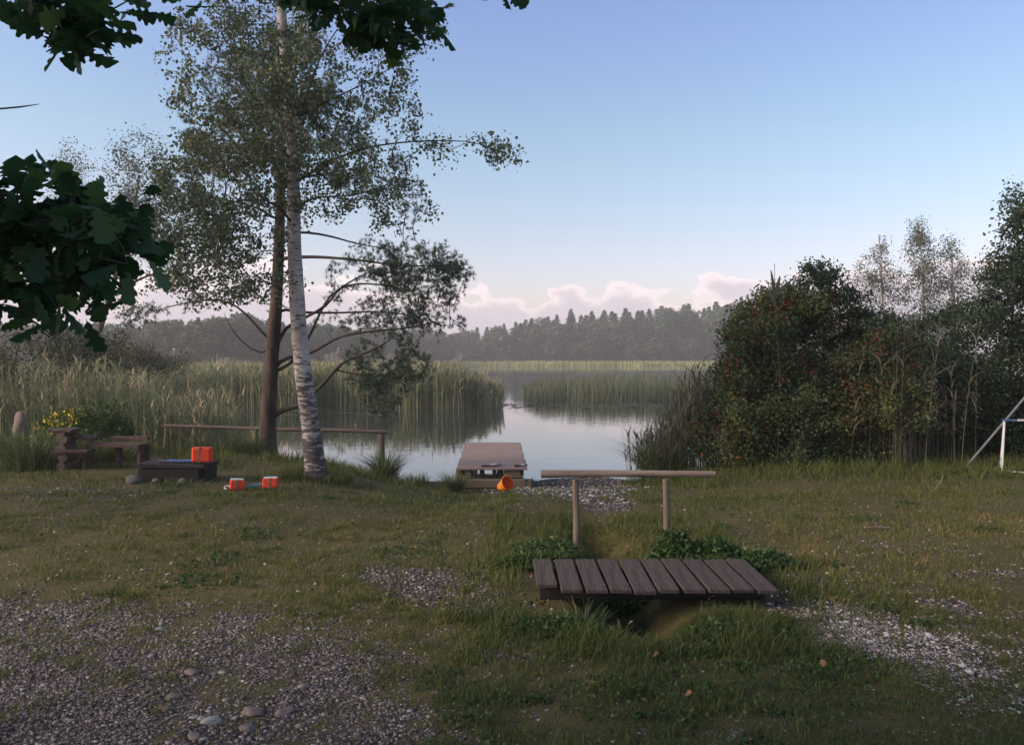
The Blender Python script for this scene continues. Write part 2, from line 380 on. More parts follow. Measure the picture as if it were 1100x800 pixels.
def water_mat():
    m, nt, b = mat('water'); L = nt.links.new
    b.inputs['Base Color'].default_value = (.035, .045, .04, 1); b.inputs['Roughness'].default_value = .035; b.inputs['IOR'].default_value = 1.5
    b.inputs['Specular IOR Level'].default_value = .8
    tc = N(nt, 'ShaderNodeTexCoord'); mp = N(nt, 'ShaderNodeMapping'); mp.inputs['Scale'].default_value = (1, 1.0, 1)
    n = N(nt, 'ShaderNodeTexNoise', inputs={'Scale': 2.2, 'Detail': 3, 'Roughness': .5}); L(tc.outputs['Object'], mp.inputs[0]); L(mp.outputs[0], n.inputs['Vector'])
    n2 = N(nt, 'ShaderNodeTexNoise', inputs={'Scale': .045, 'Detail': 3, 'Roughness': .6}); L(tc.outputs['Object'], n2.inputs['Vector'])
    rr = N(nt, 'ShaderNodeMapRange', inputs={'From Min': .42, 'From Max': .62, 'To Min': .02, 'To Max': .10}); L(n2.outputs[0], rr.inputs[0])
    bp = N(nt, 'ShaderNodeBump', inputs={'Distance': .06}); L(rr.outputs[0], bp.inputs['Strength']); L(n.outputs[0], bp.inputs['Height']); L(bp.outputs[0], b.inputs['Normal'])
    return m

# ------------------------------------------------------------------ world, sun
def world():
    w = bpy.data.worlds.new('World'); S.world = w; w.use_nodes = True
    nt = w.node_tree; L = nt.links.new; bg = nt.nodes['Background']
    EL, ROT = math.radians(24), math.radians(-108)
    sky = N(nt, 'ShaderNodeTexSky', sky_type='NISHITA', sun_disc=False); sky.sun_elevation = EL; sky.sun_rotation = ROT
    sky.air_density = 1.2; sky.dust_density = 1.0; sky.ozone_density = 1.5
    tc = N(nt, 'ShaderNodeTexCoord'); sp = N(nt, 'ShaderNodeSeparateXYZ'); L(tc.outputs['Generated'], sp.inputs[0])
    # tint by elevation: this evening's sky is more lilac at the horizon than the model gives
    tr = ramp(nt, SKY_TINT); mr = N(nt, 'ShaderNodeMapRange', inputs={'From Min': -.02, 'From Max': .6}); L(sp.outputs['Z'], mr.inputs[0]); L(mr.outputs[0], tr.inputs[0])
    mul = N(nt, 'ShaderNodeMix', data_type='RGBA', blend_type='MULTIPLY'); mul.inputs[0].default_value = 1; L(sky.outputs[0], mul.inputs[6]); L(tr.outputs[0], mul.inputs[7])
    # cloud bank low over the far shore
    mp = N(nt, 'ShaderNodeMapping'); mp.inputs['Scale'].default_value = (1, 1, 1.9); L(tc.outputs['Generated'], mp.inputs[0])
    n1 = N(nt, 'ShaderNodeTexNoise', inputs={'Scale': 17, 'Detail': 8, 'Roughness': .52}); L(mp.outputs[0], n1.inputs['Vector'])
    n0 = N(nt, 'ShaderNodeTexNoise', inputs={'Scale': 2.6, 'Detail': 2, 'Roughness': .5}); L(mp.outputs[0], n0.inputs['Vector'])
    sm = N(nt, 'ShaderNodeMath', operation='MULTIPLY_ADD', inputs={1: .15}); L(n1.outputs[0], sm.inputs[0])
    s0 = N(nt, 'ShaderNodeMath', operation='MULTIPLY_ADD', inputs={1: .12, 2: -.041}); L(n0.outputs[0], s0.inputs[0]); L(s0.outputs[0], sm.inputs[2])
    df = N(nt, 'ShaderNodeMath', operation='SUBTRACT'); L(sm.outputs[0], df.inputs[0]); L(sp.outputs['Z'], df.inputs[1])
    cm = N(nt, 'ShaderNodeMapRange', interpolation_type='SMOOTHSTEP', inputs={'From Min': 0.0, 'From Max': .009, 'To Max': .9}); L(df.outputs[0], cm.inputs[0])
    cc = ramp(nt, CLOUD); cd = N(nt, 'ShaderNodeMapRange', inputs={'From Min': 0, 'From Max': .06}); L(df.outputs[0], cd.inputs[0]); L(cd.outputs[0], cc.inputs[0])
    mx = N(nt, 'ShaderNodeMix', data_type='RGBA'); L(cm.outputs[0], mx.inputs[0]); L(mul.outputs[2], mx.inputs[6]); L(cc.outputs[0], mx.inputs[7])
    L(mx.outputs[2], bg.inputs[0]); bg.inputs[1].default_value = SKY_STR
    sd = bpy.data.lights.new('sun', 'SUN'); sd.energy = SUN_STR; sd.angle = math.radians(24); sd.color = (1, .80, .62)
    so = bpy.data.objects.new('sun', sd); COL.objects.link(so)
    d = Vector((math.sin(ROT)*math.cos(EL), math.cos(ROT)*math.cos(EL), math.sin(EL)))
    so.rotation_euler = d.to_track_quat('Z', 'Y').to_euler(); so.location = (-5, -10, 12)
SKY_STR = 0.10; SUN_STR = 2.7
SKY_TINT = [(0, (1.25, 1.0, 1.22)), (.16, (1.25, 1.0, 1.2)), (.285, (1.1, .98, 1.06)), (.46, (1.0, 1.0, 1.03)), (.685, (.93, .93, 1.17)), (.8, (1.0, .92, 1.0)), (1, (1.15, 1.0, .98))]
CLOUD = [(0, (8.0, 7.0, 7.0)), (.13, (6.9, 5.8, 5.9)), (.4, (4.8, 4.2, 4.6)), (1, (4.2, 3.8, 4.4))]
world()
vs = S.view_settings; vs.view_transform = 'Standard'; vs.look = 'None'; vs.gamma = 1; vs.exposure = 1.0; vs.use_curve_mapping = False

# ------------------------------------------------------------------ ground and water
def ground():
    def axis(lo, hi, step, far, grow=1.22):
        a = list(np.arange(lo, hi+1e-6, step)); s = step; v = a[-1]
        while v < far[1]: s *= grow; v += min(s, 25); a.append(v)
        s = step; v = a[0]; pre = []
        while v > far[0]: s *= grow; v -= min(s, 25); pre.append(v)
        return np.array(pre[::-1]+a)
    xs = axis(-9, 9, .075, (-480, 480)); ys = axis(2.5, 16, .075, (-60, 500))
    X, Y = np.meshgrid(xs, ys); Z = height(X, Y)
    V = np.stack([X.ravel(), Y.ravel(), Z.ravel()], 1); nx, ny = len(xs), len(ys)
    i = np.arange(ny-1)[:, None]*nx+np.arange(nx-1)[None, :]; i = i.ravel()
    me = np_mesh('ground', V, [np.stack([i, i+1, i+1+nx, i+nx], 1)], smooth=True)
    g = gravel_mask(X.ravel(), Y.ravel())
    a_ = me.attributes.new('gravel', 'FLOAT', 'POINT'); a_.data.foreach_set('value', g.astype(np.float32))
    tag(link('ground', me, ground_mat()), None, None, kind='structure')
    W = np.array([[-470, 9, WATER], [470, 9, WATER], [470, 330, WATER], [-470, 330, WATER]])
    tag(link('lake_water', np_mesh('lake_water', W, [[[0, 1, 2, 3]]]), water_mat()), None, None, kind='structure')
ground()

# ------------------------------------------------------------------ scattered pieces (vectorised)
def rand_dirs(n):
    v = rng.normal(size=(n, 3)); return v/np.linalg.norm(v, axis=1)[:, None]
def leaves_geo(P, size, droop=0.0, aspect=.55, up=0.0, tone=None, fold=True):
    """one small pointed leaf (two triangles folded along the midrib) at every point"""
    n = len(P); P = np.asarray(P)
    d = rand_dirs(n); d[:, 2] -= droop; d /= np.linalg.norm(d, axis=1)[:, None]
    w = rand_dirs(n)
    if up: w = w*(1-up)+np.cross(d, np.tile([0, 0, 1.0], (n, 1)))*up
    w -= d*np.sum(d*w, 1)[:, None]; w /= np.linalg.norm(w, axis=1)[:, None]+1e-9
    nrm = np.cross(d, w)
    s = size*rng.uniform(.65, 1.3, n)
    a = P; c = P+d*s[:, None]
    mid = P+d*(s*.42)[:, None]+nrm*(s*.10)[:, None]
    l = mid+w*(s*aspect*.5)[:, None]; r_ = mid-w*(s*aspect*.5)[:, None]
    V = np.stack([a, l, c, r_], 1).reshape(-1, 3)
    i = np.arange(n)*4
    F1 = np.stack([i, i+1, i+2, i+3], 1)
    t = rng.uniform(0, 1, n) if tone is None else tone
    return V, F1, t
def ribbons_geo(B, hgt, wid, lean, curve=1.0, segs=3, tone=None, tip=.15):
    """blades: base points B, length hgt, width wid, horizontal lean vectors, bending over with height"""
    n = len(B); B = np.asarray(B, float)
    ang = rng.uniform(0, pi, n); side = np.stack([np.cos(ang), np.sin(ang), np.zeros(n)], 1)
    Vs = []
    for k in range(segs+1):
        t = k/segs
        c = B + np.stack([lean[:, 0]*hgt*t**(1+curve), lean[:, 1]*hgt*t**(1+curve), hgt*t*(1-0.35*np.linalg.norm(lean, axis=1)*t)], 1)
        ww = wid*(1-(1-tip)*t**1.5)*.5
        Vs.append(c-side*ww[:, None]); Vs.append(c+side*ww[:, None])
    V = np.stack(Vs, 1).reshape(-1, 3); m_ = 2*(segs+1)
    i = (np.arange(n)*m_)[:, None]+(np.arange(segs)*2)[None, :]; i = i.ravel()
    Fq = np.stack([i, i+1, i+3, i+2], 1)
    t = rng.uniform(0, 1, n) if tone is None else tone
    return V, Fq, np.repeat(t, segs)
def merge(geos):
    V = []; Fq = []; A = []; o = 0
    for v, f, a_ in geos:
        V.append(v); Fq.append(np.asarray(f)+o); A.append(a_); o += len(v)
    return np.concatenate(V), np.concatenate(Fq), np.concatenate(A)
def geo_obj(name, geos, m, parent=None, origin=None):
    V, Fq, A = merge(geos)
    if origin is not None: V = V-np.asarray(origin)
    return link(name, np_mesh(name, V, [Fq], {'rnd': A}), m, parent)
def near_view(x, y, margin=1.35):
    return np.abs(x) < (0.65*y+0.6)*margin

def pebbles():
    bm = bmesh.new(); bmesh.ops.create_icosphere(bm, subdivisions=1, radius=1)
    for v in bm.verts: v.co *= 1+.12*mnoise.noise(v.co*2)
    base = np.array([v.co[:] for v in bm.verts]); faces = np.array([[v.index for v in f.verts] for f in bm.faces]); bm.free()
    out = []
    for (n, smin, smax, y0, y1) in ((110000, .004, .010, 2.9, 5.2), (50000, .007, .016, 4.5, 9), (6500, .010, .019, 3.0, 8), (160, .018, .03, 3.0, 9), (26000, .012, .028, 9.0, 16.2)):
        y = rng.uniform(y0**2, y1**2, n)**.5; x = rng.uniform(-1, 1, n)*(0.65*y+.6)*1.25
        g = gravel_mask(x, y); p, q = to_px(x, y, 0*x)
        k = rng.uniform(0, 1, n) < np.maximum(g, .075*(y < 9)); x, y = x[k], y[k]; p, q = p[k], q[k]; n = len(x)
        z = height(x, y); keep = z > WATER-.05; x, y, z, p, q = x[keep], y[keep], z[keep], p[keep], q[keep]; n = len(x)
        s = smin+(smax-smin)*rng.uniform(0, 1, n)**2
        sc = np.stack([s*rng.uniform(.8, 1.5, n), s*rng.uniform(.7, 1.1, n), s*rng.uniform(.4, .75, n)], 1)
        a_ = rng.uniform(0, 2*pi, n); ca, sa = np.cos(a_), np.sin(a_)
        v = base[None]*sc[:, None, :]*(1+.2*rng.normal(size=(n, len(base), 1)))
        V = np.stack([v[..., 0]*ca[:, None]-v[..., 1]*sa[:, None]+x[:, None], v[..., 0]*sa[:, None]+v[..., 1]*ca[:, None]+y[:, None], v[..., 2]+(z+sc[:, 2]*.15)[:, None]], -1).reshape(-1, 3)
        Fq = (faces[None]+(np.arange(n)*len(base))[:, None, None]).reshape(-1, 3)
        t = rng.uniform(0, 1, n)**1.3*.95
        white = blob(p, q, 985, 690, 200, 40, .38)           # the fresh white chippings on the right
        t = np.clip(t+white*.38+.32*((y > 9) & (np.abs(x-.8) < 2.3)), 0, 1)
        out.append((V, Fq, np.repeat(t, len(faces))))
    V, Fq, A = merge(out)
    me = np_mesh('gravel_stones', V, [Fq], {'rnd': A})
    tag(link('gravel_stones', me, M['gravel']), 'loose grey and pinkish gravel lying on the car park and the beach', 'gravel', kind='stuff')
pebbles()

def lawn():
    geos = []
    for (n, y0, y1, h0, h1, w) in ((190000, 2.8, 5.5, .014, .05, .003), (200000, 5.0, 9.5, .02, .055, .005), (110000, 9, 15.3, .03, .085, .009)):
        y = rng.uniform(y0**2, y1**2, n)**.5; x = rng.uniform(-1, 1, n)*(0.65*y+.6)*1.25
        g = gravel_mask(x, y)
        tuft = wob(x, y, 7, 2)*.5+wob(x, y, 17, 7)*.5
        thin = sstep(5.2, 3.6, y)*.35
        k = rng.uniform(0, 1, n) < np.clip(1-g*1.05-thin+tuft*.75, .015, 1)*(.35+.65*sstep(-.45, .25, tuft))*(.14+.86*sstep(-.30, .22, wob(x, y, 1.9, 11)*.6+wob(x, y, 4.3, 8)*.5)); x, y, tuft, g = x[k], y[k], tuft[k], g[k]
        # no blades through the planks of the footbridge
        k = ~((x > .1) & (x < 1.85) & (y > 5.0) & (y < 6.0)); x, y, tuft, g = x[k], y[k], tuft[k], g[k]
        z = height(x, y); k = z > WATER+.06; x, y, z, tuft, g = x[k], y[k], z[k], tuft[k], g[k]; n = len(x)
        h = rng.uniform(h0, h1, n)*(1+.6*np.clip(tuft, -.5, 1))*(1-.4*g)
        ang = rng.uniform(0, 2*pi, n); l = rng.uniform(.1, .9, n); lean = np.stack([np.cos(ang)*l, np.sin(ang)*l], 1)
        p, q = to_px(x, y, z)
        dry = blob(p, q, 960, 590, 200, 40)*.35+blob(p, q, 560, 760, 500, 60)*.10+blob(p, q, 250, 590, 300, 40)*.22+.22*wob(x, y, 1.3, 9)+.12*wob(x, y, 5.1, 4)
        t = np.clip(rng.beta(2, 3.2, n)+dry, 0, 1)
        geos.append(ribbons_geo(np.stack([x, y, z-.004], 1), h, np.full(n, w), lean, .8, 2, t))
    tag(geo_obj('lawn_grass', geos, M['grass']), 'short worn grass growing on the lakeside ground', 'grass', kind='stuff')
    # taller rank grass: ditch, bridge flanks, bank edge, below the shrubs
    geos = []
    def patch(n, x0, x1, y0, y1, h0, h1, w, cond=None, t0=0., t1=.7, dens=0.):
        x = rng.uniform(x0, x1, n); y = rng.uniform(y0, y1, n)
        tf = wob(x, y, 5, 3)
        k = (rng.uniform(-.5, .8, n) < tf+.35+dens) & (rng.uniform(.1, .9, n) > gravel_mask(x, y)) & ~((np.abs(x-.80) < .17+.03*np.sin(y*40)) & (y > 4.42) & (y < 5.15) & (rng.uniform(0, 1, n) < .72))
        if cond is not None: k &= cond(x, y)
        x, y, tf = x[k], y[k], tf[k]
        k = ~((x > .1) & (x < 1.85) & (y > 4.99) & (y < 6.02)); x, y, tf = x[k], y[k], tf[k]
        z = height(x, y); k = z > WATER-.02; x, y, z, tf = x[k], y[k], z[k], tf[k]; m_ = len(x)
        ang = rng.uniform(0, 2*pi, m_); l = rng.uniform(.1, 1.0, m_)
        h = rng.uniform(h0, h1, m_)*(1+.5*tf)
        geos.append(ribbons_geo(np.stack([x, y, z-.01], 1), h, np.full(m_, w)*rng.uniform(.7, 1.3, m_), np.stack([np.cos(ang)*l, np.sin(ang)*l], 1), .9, 4, rng.uniform(t0, t1, m_)))
    patch(9000, -.35, 2.3, 4.2, 5.0, .035, .11, .005)
    patch(16000, -.4, 2.6, 3.0, 4.4, .03, .085, .004, None, 0., .6)
    patch(1500, .35, 1.3, 4.6, 5.0, .03, .08, .005, dens=.9)
    patch(1200, .9, 1.5, 4.8, 5.0, .05, .12, .005, dens=.9)
    patch(2600, .05, 1.85, 4.72, 4.99, .05, .13, .005, dens=.6)
    patch(2200, .1, .62, 4.6, 4.99, .04, .12, .005, dens=.9)
    patch(2600, .96, 1.8, 4.6, 4.99, .04, .12, .005, dens=.9)
    patch(2500, .35, 1.6, 4.3, 5.0, .05, .15, .006, dens=.2)
    patch(2500, 1.2, 2.1, 3.9, 5.1, .04, .10, .005)
    patch(9000, -.2, 2.0, 6.0, 8.4, .05, .15, .006)
    patch(2500, 1.85, 2.5, 4.9, 6.3, .05, .15, .006)
    patch(2000, -.5, .12, 4.9, 6.3, .05, .15, .006)
    patch(12000, -9, -1.6, 12.6, 15.6, .06, .22, .010, lambda x, y: shore(x)-y > .1)
    patch(9000, 2.3, 9, 10.6, 12.6, .08, .22, .010)
    patch(6000, -9, -4.3, 9.6, 12.6, .08, .26, .010, lambda x, y: ((x < -6.6) | (y > 11.6)) & ~((x > -7.2) & (x < -4.6) & (y < 12)))
    patch(1500, 2.0, 2.9, 11.5, 15.0, .08, .22, .009)
    patch(1400, -3.2, -2.3, 10.7, 11.5, .10, .26, .008, dens=.3)
    C = 420; cy = rng.uniform(3.0**2, 8.5**2, C)**.5; cx = rng.uniform(-1, 1, C)*(0.65*cy+.4)
    cx, cy = np.repeat(cx, 46), np.repeat(cy, 46); sz = np.repeat(rng.uniform(.02, .09, C), 46); x = cx+rng.normal(size=len(cx))*sz; y = cy+rng.normal(size=len(cx))*sz
    k = ~((x > .1) & (x < 1.85) & (y > 4.99) & (y < 6.02)); x, y, sz = x[k], y[k], sz[k]; m_ = len(x)
    ang = rng.uniform(0, 2*pi, m_); l = rng.uniform(.2, 1.1, m_)
    geos.append(ribbons_geo(np.stack([x, y, height(x, y)-.004], 1), rng.uniform(.02, .055, m_)+sz*.25, np.full(m_, .004), np.stack([np.cos(ang)*l, np.sin(ang)*l], 1), .9, 3, rng.uniform(0, .75, m_)))
    tag(geo_obj('rank_grass', geos, M['grass']), 'long green grass along the ditch and the lake bank', 'grass', kind='stuff')
lawn()

def herbs():
    """low leafy weeds: broad leaves on short stems round the footbridge"""
    geos = []
    def clump(cx, cy, rx, ry, hh, n, size):
        if cy < 5 and cx > 1.3 and gravel_mask(np.array([cx]), np.array([cy]))[0] > .25: return
        if cy < 5.1 and abs(cx-.78) < .15+rx*.6 and cy > 4.6: return
        a_ = rng.uniform(0, 2*pi, n); r_ = rng.uniform(0, 1, n)**.5
        x = cx+np.cos(a_)*r_*rx; y = cy+np.sin(a_)*r_*ry
        top = hh*(1-r_**2*.6)*(1+.3*wob(x, y, 6, 2))
        z = height(x, y)+top*rng.uniform(.25, 1, n)**.6
        geos.append(leaves_geo(np.stack([x, y, z], 1), size, .25, .62, .5))
    clump(1.25, 6.25, .28, .2, .26, 1700, .04)
    clump(1.6, 6.3, .25, .2, .20, 1300, .038); clump(1.95, 6.15, .3, .16, .15, 1000, .036); clump(1.0, 6.4, .3, .2, .17, 800, .034)
    clump(1.25, 6.15, .5, .12, .16, 1500, .04)
    clump(.35, 6.15, .45, .14, .14, 1500, .036)
    clump(.5, 6.6, .5, .4, .16, 1200, .036)
    clump(1.35, 4.65, .35, .2, .11, 500, .032)
    clump(.35, 4.75, .4, .18, .10, 700, .032)
    clump(1.7, 4.2, .3, .25, .06, 250, .028)
    clump(1.2, 3.9, .6, .3, .05, 450, .024); clump(.6, 3.8, .5, .3, .05, 600, .024); clump(1.9, 3.5, .6, .3, .05, 600, .022); clump(.9, 6.12, .8, .10, .12, 1300, .034); clump(1.35, 6.02, .5, .09, .15, 900, .045); clump(1.75, 6.0, .3, .09, .12, 500, .04)
    for _ in range(60):
        clump(rng.uniform(-.4, 2.7), rng.uniform(3.0, 4.85), rng.uniform(.05, .22), rng.uniform(.04, .15), rng.uniform(.02, .06), int(rng.uniform(30, 110)), rng.uniform(.016, .036))
    for _ in range(50):
        yy = rng.uniform(5, 11); clump(rng.uniform(-.6, .6)*yy, yy, rng.uniform(.08, .25), rng.uniform(.06, .2), rng.uniform(.02, .05), int(rng.uniform(30, 110)), rng.uniform(.02, .035)) if True else None
    geo_o = geo_obj('weeds', geos, M['nettle'])
    tag(geo_o, 'dark leafy weeds crowding round the small footbridge', 'weeds', kind='stuff')
    # low plants in the lawn
    n = 7000; y = rng.uniform(3.2**2, 12**2, n)**.5; x = rng.uniform(-1, 1, n)*(0.65*y+.5)
    tf = wob(x, y, 2.3, 5)+wob(x, y, 6.3, 1)*.5; k = (tf > .12) & (gravel_mask(x, y) < .5) & ~((x > .1) & (x < 1.85) & (y > 4.99) & (y < 6.02)); x, y = x[k], y[k]
    P = np.stack([x, y, height(x, y)+rng.uniform(.005, .03, len(x))], 1)
    tag(geo_obj('lawn_weeds', [leaves_geo(P, .03, -.2, .6, .5)], M['nettle']), 'small flat clover and plantain leaves in the worn lawn', 'weeds', kind='stuff')
herbs()

# ------------------------------------------------------------------ reeds
def reed_geo(x, y, z, h0, h1, w, tmin=0., tmax=1., plume=.25, leafn=4, leafw=2.0, segs=3, leafspread=.45):
    n = len(x); B = np.stack([x, y, z], 1)
    h = rng.uniform(h0, h1, n); ang = rng.uniform(0, 2*pi, n); l = rng.uniform(.02, .16, n)
    lean = np.stack([np.cos(ang)*l, np.sin(ang)*l], 1); t = rng.uniform(tmin, tmax, n)
    g = [ribbons_geo(B, h, np.full(n, w), lean, .5, segs, t, .4)]
    for k in range(leafn):
        f = rng.uniform(.3, .92, n); ft = f**1.5
        P = B+np.stack([lean[:, 0]*h*ft, lean[:, 1]*h*ft, h*f*(1-.35*l*f)], 1)
        a2 = rng.uniform(0, 2*pi, n); ll = rng.uniform(.3, 1.2, n)*leafspread*2
        g.append(ribbons_geo(P, h*rng.uniform(.14, .28, n), np.full(n, w*leafw), np.stack([np.cos(a2)*ll, np.sin(a2)*ll], 1), .8, segs, np.clip(t+rng.uniform(-.15, .1, n), 0, 1), .1))
    if plume:
        k = rng.uniform(0, 1, n) < plume; m_ = k.sum(); P = (B+np.stack([lean[:, 0]*h, lean[:, 1]*h, h*(1-.35*l)], 1))[k]
        P[:, 2] -= .05; a2 = rng.uniform(0, 2*pi, m_); ll = rng.uniform(.2, .7, m_)
        g.append(ribbons_geo(P, np.full(m_, .22)*rng.uniform(.7, 1.2, m_), np.full(m_, w*3.2), np.stack([np.cos(a2)*ll, np.sin(a2)*ll], 1), .6, segs, np.full(m_, .9), .2))
    return g
def reeds():
    # the wide bed on the left half of the water, its right end turning brown
    n = 15000
    y = rng.uniform(37, 50, n); x = rng.uniform(-30, 0, n)
    edge = 36.8+1.2*np.sin(x*.6)+.6*np.sin(x*1.9)
    right = (497-550)/F*y - (.03*(y-38))
    k = (y > edge) & (x < right+.5*wob(x, y, 2)) & ~((x > -16) & (wob(x, y, .5, 3) > .62)); x, y = x[k], y[k]
    hh = 1.0+.12*wob(x, y, .35, 1)
    g = reed_geo(x, y, np.full(len(x), WATER-.05), 1.6, 2.3, .026, .0, 1.0, .2, 3)
    tag(geo_obj('reed_bed', g, M['reed']), 'pale green reed bed standing in the water left of the jetty', 'reeds', kind='stuff')
    n = 1700; y = rng.uniform(38, 44, n); x = (rng.uniform(478, 541, n)-550)/F*y
    f = (x/y*F+550-478)/63; k = rng.uniform(0, 1.25, n) > f**2; x, y, f = x[k], y[k], f[k]
    g = []
    for lo, hi, a_, b_ in ((0, .35, 1.5, 2.1), (.35, .7, 1.3, 1.8), (.7, 1.01, .8, 1.5)):
        k = (f >= lo) & (f < hi); g += reed_geo(x[k], y[k], np.full(k.sum(), WATER-.05), a_, b_, .026, 0, 1, .1, 3)
    tag(geo_obj('brown_reed_bed', g, M['reed_brown']), 'brownish reeds at the right end of the wide reed bed', 'reeds', kind='stuff')
    # rushes mid water, right of the gap
    n = 8000; y = rng.uniform(43, 54, n); x = rng.uniform((562-550)/F, (800-550)/F, n)*y
    k = (y > 43+1.0*np.sin(x*.8)+.4*np.sin(x*2.7)) & (x > (563-550)/F*y+.4*np.sin(y*3)); x, y = x[k], y[k]
    h = (1.35+.3*wob(x, y, .5, 2))*(.6+.4*sstep(562, 590, x/y*F+550))
    g = [ribbons_geo(np.stack([x, y, np.full(len(x), WATER-.05)], 1), h*rng.uniform(.75, 1.1, len(x)), np.full(len(x), .022), rng.normal(0, .10, (len(x), 2)), .4, 2, None, .3)]
    tag(geo_obj('rush_bed', g, M['rush']), 'dull green rushes standing in open water beyond the jetty', 'reeds', kind='stuff')
    # near left reeds on the bank
    n = 7000; x = rng.uniform(-16, -5.6, n); y = rng.uniform(15.2, 20, n)
    k = (x < -5.9+.35*(y-16)*-1+.4*np.sin(y*2)) & (rng.uniform(0, 1, n) < .75+.3*wob(x, y, 1.5)); x, y = x[k], y[k]
    z = np.maximum(height(x, y), WATER-.1)
    topx = sstep(-6.0, -9.5, x)
    n = len(x)
    k = rng.uniform(0, 1, len(x)) < .75; x, y, z = x[k], y[k], z[k]
    g = reed_geo(x, y, z, .8, 1.85, .013, 0, 1, .18, 5, 1.9, 4, .6)
    tag(geo_obj('bank_reeds', g, M['reed']), 'tall green reeds on the bank behind the old bench', 'reeds', kind='stuff')
    # right: beside the big shrub
    n = 700; x = rng.uniform(2.25, 4.0, n); y = rng.uniform(13.2, 15.6, n)
    k = rng.uniform(0, 1, n) < .35+.65*sstep(2.1, 3.2, x); x, y = x[k], y[k]
    hmax = 1.15+.85*sstep(2.2, 3.3, x)
    n = len(x); z = height(x, y)
    g = []
    for lo, hi, a_, b_ in ((2.0, 2.7, .6, 1.1), (2.7, 3.1, .9, 1.5), (3.1, 4.1, 1.2, 1.9)):
        k = (x >= lo) & (x < hi); g += reed_geo(x[k], y[k], z[k], a_, b_, .012, .0, 1, .2, 5, 2.0, 4, .55)
    tag(geo_obj('shore_reeds', g, M['reed_dull']), 'loose reeds between the water and the red berried shrub', 'reeds', kind='stuff')
    # right: drooping broad reeds in front of the dark thicket
    n = 70; x = rng.normal(6.1, .40, n); y = rng.uniform(11.7, 12.3, n)
    g = reed_geo(x, y, height(x, y), .9, 2.3, .010, .3, .95, .1, 7, 2.2, 5, 1.1)
    tag(geo_obj('thicket_reeds', g, M['reed_dull']), 'drooping dry reeds in front of the dark thicket on the right', 'reeds', kind='stuff')
    # far shore
    n = 24000; x = rng.uniform(-230, 230, n); y = farshore(x)+rng.uniform(-9, 9, n)
    z = np.maximum(height(x, y), WATER)
    g = [ribbons_geo(np.stack([x, y, z], 1), rng.uniform(.9, 1.7, n), np.full(n, .28), rng.normal(0, .12, (n, 2)), .5, 2, None, .3)]
    tag(geo_obj('far_reed_strip', g, M['far_reed']), 'thin yellowish reed strip along the far shore', 'reeds', kind='stuff')
    # floating weed and lily pads
    n = 900; y = rng.uniform(33.0, 42, n); x = -y*rng.uniform(.15, .46, n)
    k = wob(x, y*2.5, .9, 4) > .2; x, y = x[k], y[k]
    m_ = len(x); Vs = []; a8 = np.arange(8)*pi/4+.2
    rr = rng.uniform(.06, .16, m_)
    V = np.stack([x[:, None]+rr[:, None]*np.cos(a8), y[:, None]+rr[:, None]*np.sin(a8), np.full((m_, 8), WATER+.012)], -1).reshape(-1, 3)
    y2 = rng.uniform(38, 42.5, 700); x2 = y2*rng.uniform(-.03, .26, 700); r2 = rng.uniform(.06, .15, 700)
    k = wob(x2, y2*2, 1.1, 1) > -.1; x2, y2, r2 = x2[k], y2[k], r2[k]
    V2 = np.stack([x2[:, None]+r2[:, None]*np.cos(a8), y2[:, None]+r2[:, None]*np.sin(a8), np.full((len(x2), 8), WATER+.012)], -1).reshape(-1, 3)
    V = np.concatenate([V, V2]); Fq = np.arange(len(V)).reshape(-1, 8)
    tag(link('lily_pads', np_mesh('lily_pads', V, [Fq], {'rnd': rng.uniform(.4, 1, len(Fq))}), M['rush']), 'small lily pads floating in front of the reed beds', 'lily pads', kind='stuff')
reeds()

